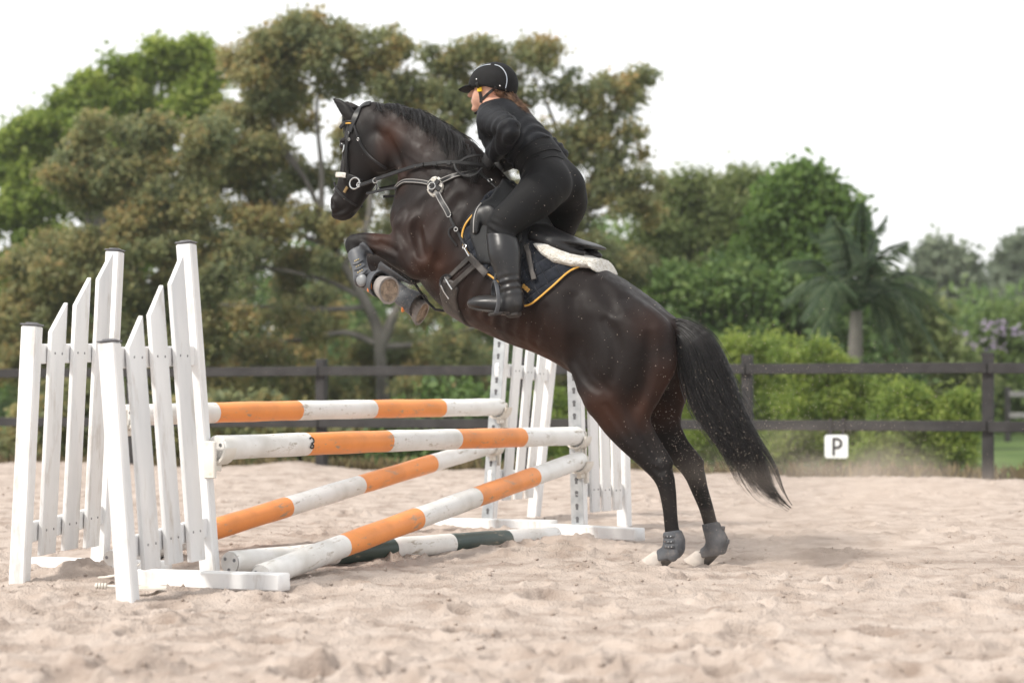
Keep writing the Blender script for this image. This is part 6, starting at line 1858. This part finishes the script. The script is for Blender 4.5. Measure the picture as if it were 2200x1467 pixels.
# ------------------------------------------------------------------ thrown sand and dust
def speck(n, cx, cy, sx, sy, Y, sY, smin, smax):
    out_ = []
    for k in range(n):
        y = Y + sY * _t.standard_normal(); p = P(cx + sx * _t.standard_normal(), cy + sy * _t.standard_normal(), y)
        if p.z > .02: out_.append((p, .62 * (smin + (smax - smin) * _t.random() ** 4)))
    return out_
SP = speck(1500, 1450, 900, 110, 180, 8.75, .35, .0008, .0026) + speck(2200, 1580, 960, 90, 110, 8.6, .3, .0008, .0026) + speck(750, 1200, 520, 140, 170, 8.8, .5, .0008, .0022) \
   + speck(1300, 560, 640, 80, 90, 9.2, .5, .0008, .0022) + speck(1900, 1800, 900, 150, 130, 8.7, .5, .0009, .0026) + speck(500, 900, 520, 170, 140, 9.2, .4, .0007, .002) + speck(1600, 1640, 1030, 200, 60, 8.5, .4, .0008, .0022) + speck(500, 880, 650, 40, 40, 9.1, .2, .0008, .002)
tet = np.array([(1, 1, 1), (-1, -1, 1), (-1, 1, -1), (1, -1, -1)], float)
V_ = np.concatenate([np.array(p)[None] + tet * s_ * (.6 + .5 * _t.random((4, 3))) for p, s_ in SP])
T_ = (np.arange(len(SP))[:, None, None] * 4 + np.array([[0, 1, 2], [0, 3, 1], [0, 2, 3], [1, 3, 2]])[None]).reshape(-1, 3)
M_grain = mat('sand_grain', (.55, .45, .36), (.72, .62, .52), rough=.8, scale=50.)
tag(link('thrown_sand', mesh_np('thrown_sand', V_, T_, smooth=False), M_grain), 'grains of sand thrown up around horse and tail', 'sand', kind='stuff')
# clods scattered on the surface
_c = np.random.default_rng(5)
cv = []; cf = []; n0 = 0
oct_v = np.array([(1,0,0),(-1,0,0),(0,1,0),(0,-1,0),(0,0,1),(0,0,-1)], float); oct_f = np.array([[0,2,4],[2,1,4],[1,3,4],[3,0,4],[2,0,5],[1,2,5],[3,1,5],[0,3,5]])
nC = 2600
cy_ = 4.9 + 11 * _c.random(nC) ** 1.7; cx_ = (_c.random(nC) - .5) * cy_ * .7
cz_ = sand_full(cx_.copy(), cy_.copy()); cs_ = .0025 + .009 * _c.random(nC) ** 4
V_ = (np.stack([cx_, cy_, cz_ + cs_ * .4], 1)[:, None, :] + oct_v[None] * cs_[:, None, None] * (.6 + .7 * _c.random((nC, 6, 1)))).reshape(-1, 3)
F_ = (np.arange(nC)[:, None, None] * 6 + oct_f[None]).reshape(-1, 3)
tag(link('sand_clods', mesh_np('sand_clods', V_, F_, smooth=False), M_sand), 'small clods of sand lying on the arena surface', 'sand', kind='stuff')
# ------------------------------------------------------------------ hazy air
hv = np.array([(x, y, z) for x in (-170, 170) for y in (-12, 150) for z in (-1.2, 17.)], float)
hf = np.array([[0, 1, 3, 2], [4, 6, 7, 5], [0, 4, 5, 1], [2, 3, 7, 6], [0, 2, 6, 4], [1, 5, 7, 3]])
M_haze = bpy.data.materials.new('haze_air'); M_haze.use_nodes = True
hn = M_haze.node_tree.nodes; hn.clear()
h_out = hn.new('ShaderNodeOutputMaterial'); h_vol = hn.new('ShaderNodeVolumePrincipled')
h_vol.inputs['Density'].default_value = .0006; h_vol.inputs['Color'].default_value = (.93, .95, .96, 1); h_vol.inputs['Anisotropy'].default_value = .2
M_haze.node_tree.links.new(h_vol.outputs['Volume'], h_out.inputs['Volume'])
tag(link('haze', mesh_np('haze', hv, hf, smooth=False), M_haze), 'faint pale haze in the air', 'haze', kind='stuff')

# dust hanging where the hooves left the sand
def dust(label, px, py, Y, rx, rz, ry, dens):
    c = P(px, py, Y); n_u, n_v = 20, 12
    mb = MB(); ellipsoid(mb, (0, 0, 0), ((1, 0, 0), (0, 1, 0), (0, 0, 1)), n_u, n_v)
    m = bpy.data.materials.new('dust_air'); m.use_nodes = True
    N_, L_ = m.node_tree.nodes, m.node_tree.links; N_.clear()
    o = N_.new('ShaderNodeOutputMaterial'); v = N_.new('ShaderNodeVolumePrincipled'); v.inputs['Color'].default_value = (.85, .74, .65, 1)
    tc = N_.new('ShaderNodeTexCoord'); ln = N_.new('ShaderNodeVectorMath'); ln.operation = 'LENGTH'; L_.new(tc.outputs['Object'], ln.inputs[0])
    fall = N_.new('ShaderNodeMapRange'); fall.inputs['From Min'].default_value = 1.; fall.inputs['From Max'].default_value = .15; L_.new(ln.outputs['Value'], fall.inputs['Value'])
    no = N_.new('ShaderNodeTexNoise'); no.inputs['Scale'].default_value = 2.2; no.inputs['Detail'].default_value = 4; L_.new(tc.outputs['Object'], no.inputs['Vector'])
    nr_ = N_.new('ShaderNodeMapRange'); nr_.inputs['From Min'].default_value = .42; nr_.inputs['From Max'].default_value = .72; L_.new(no.outputs['Fac'], nr_.inputs['Value'])
    a = N_.new('ShaderNodeMath'); a.operation = 'MULTIPLY'; L_.new(fall.outputs[0], a.inputs[0]); L_.new(nr_.outputs[0], a.inputs[1])
    b = N_.new('ShaderNodeMath'); b.operation = 'MULTIPLY'; b.inputs[1].default_value = dens; L_.new(a.outputs[0], b.inputs[0])
    L_.new(b.outputs[0], v.inputs['Density']); L_.new(v.outputs['Volume'], o.inputs['Volume'])
    ob = mb.build('dust_cloud', m, None); ob.location = c; ob.scale = (rx, ry, rz)
    tag(ob, label, 'dust', kind='stuff')
dust('thin dust hanging behind the hind legs', 1800, 1080, 8.8, 1.0, .42, .7, 2.2)
dust('small puff of dust under the belly beside the fallen pole', 1200, 1180, 9.3, .5, .10, .3, 2.6)
dust('puff of dust round the hind hooves', 1470, 1200, 8.5, .40, .07, .25, 1.0)
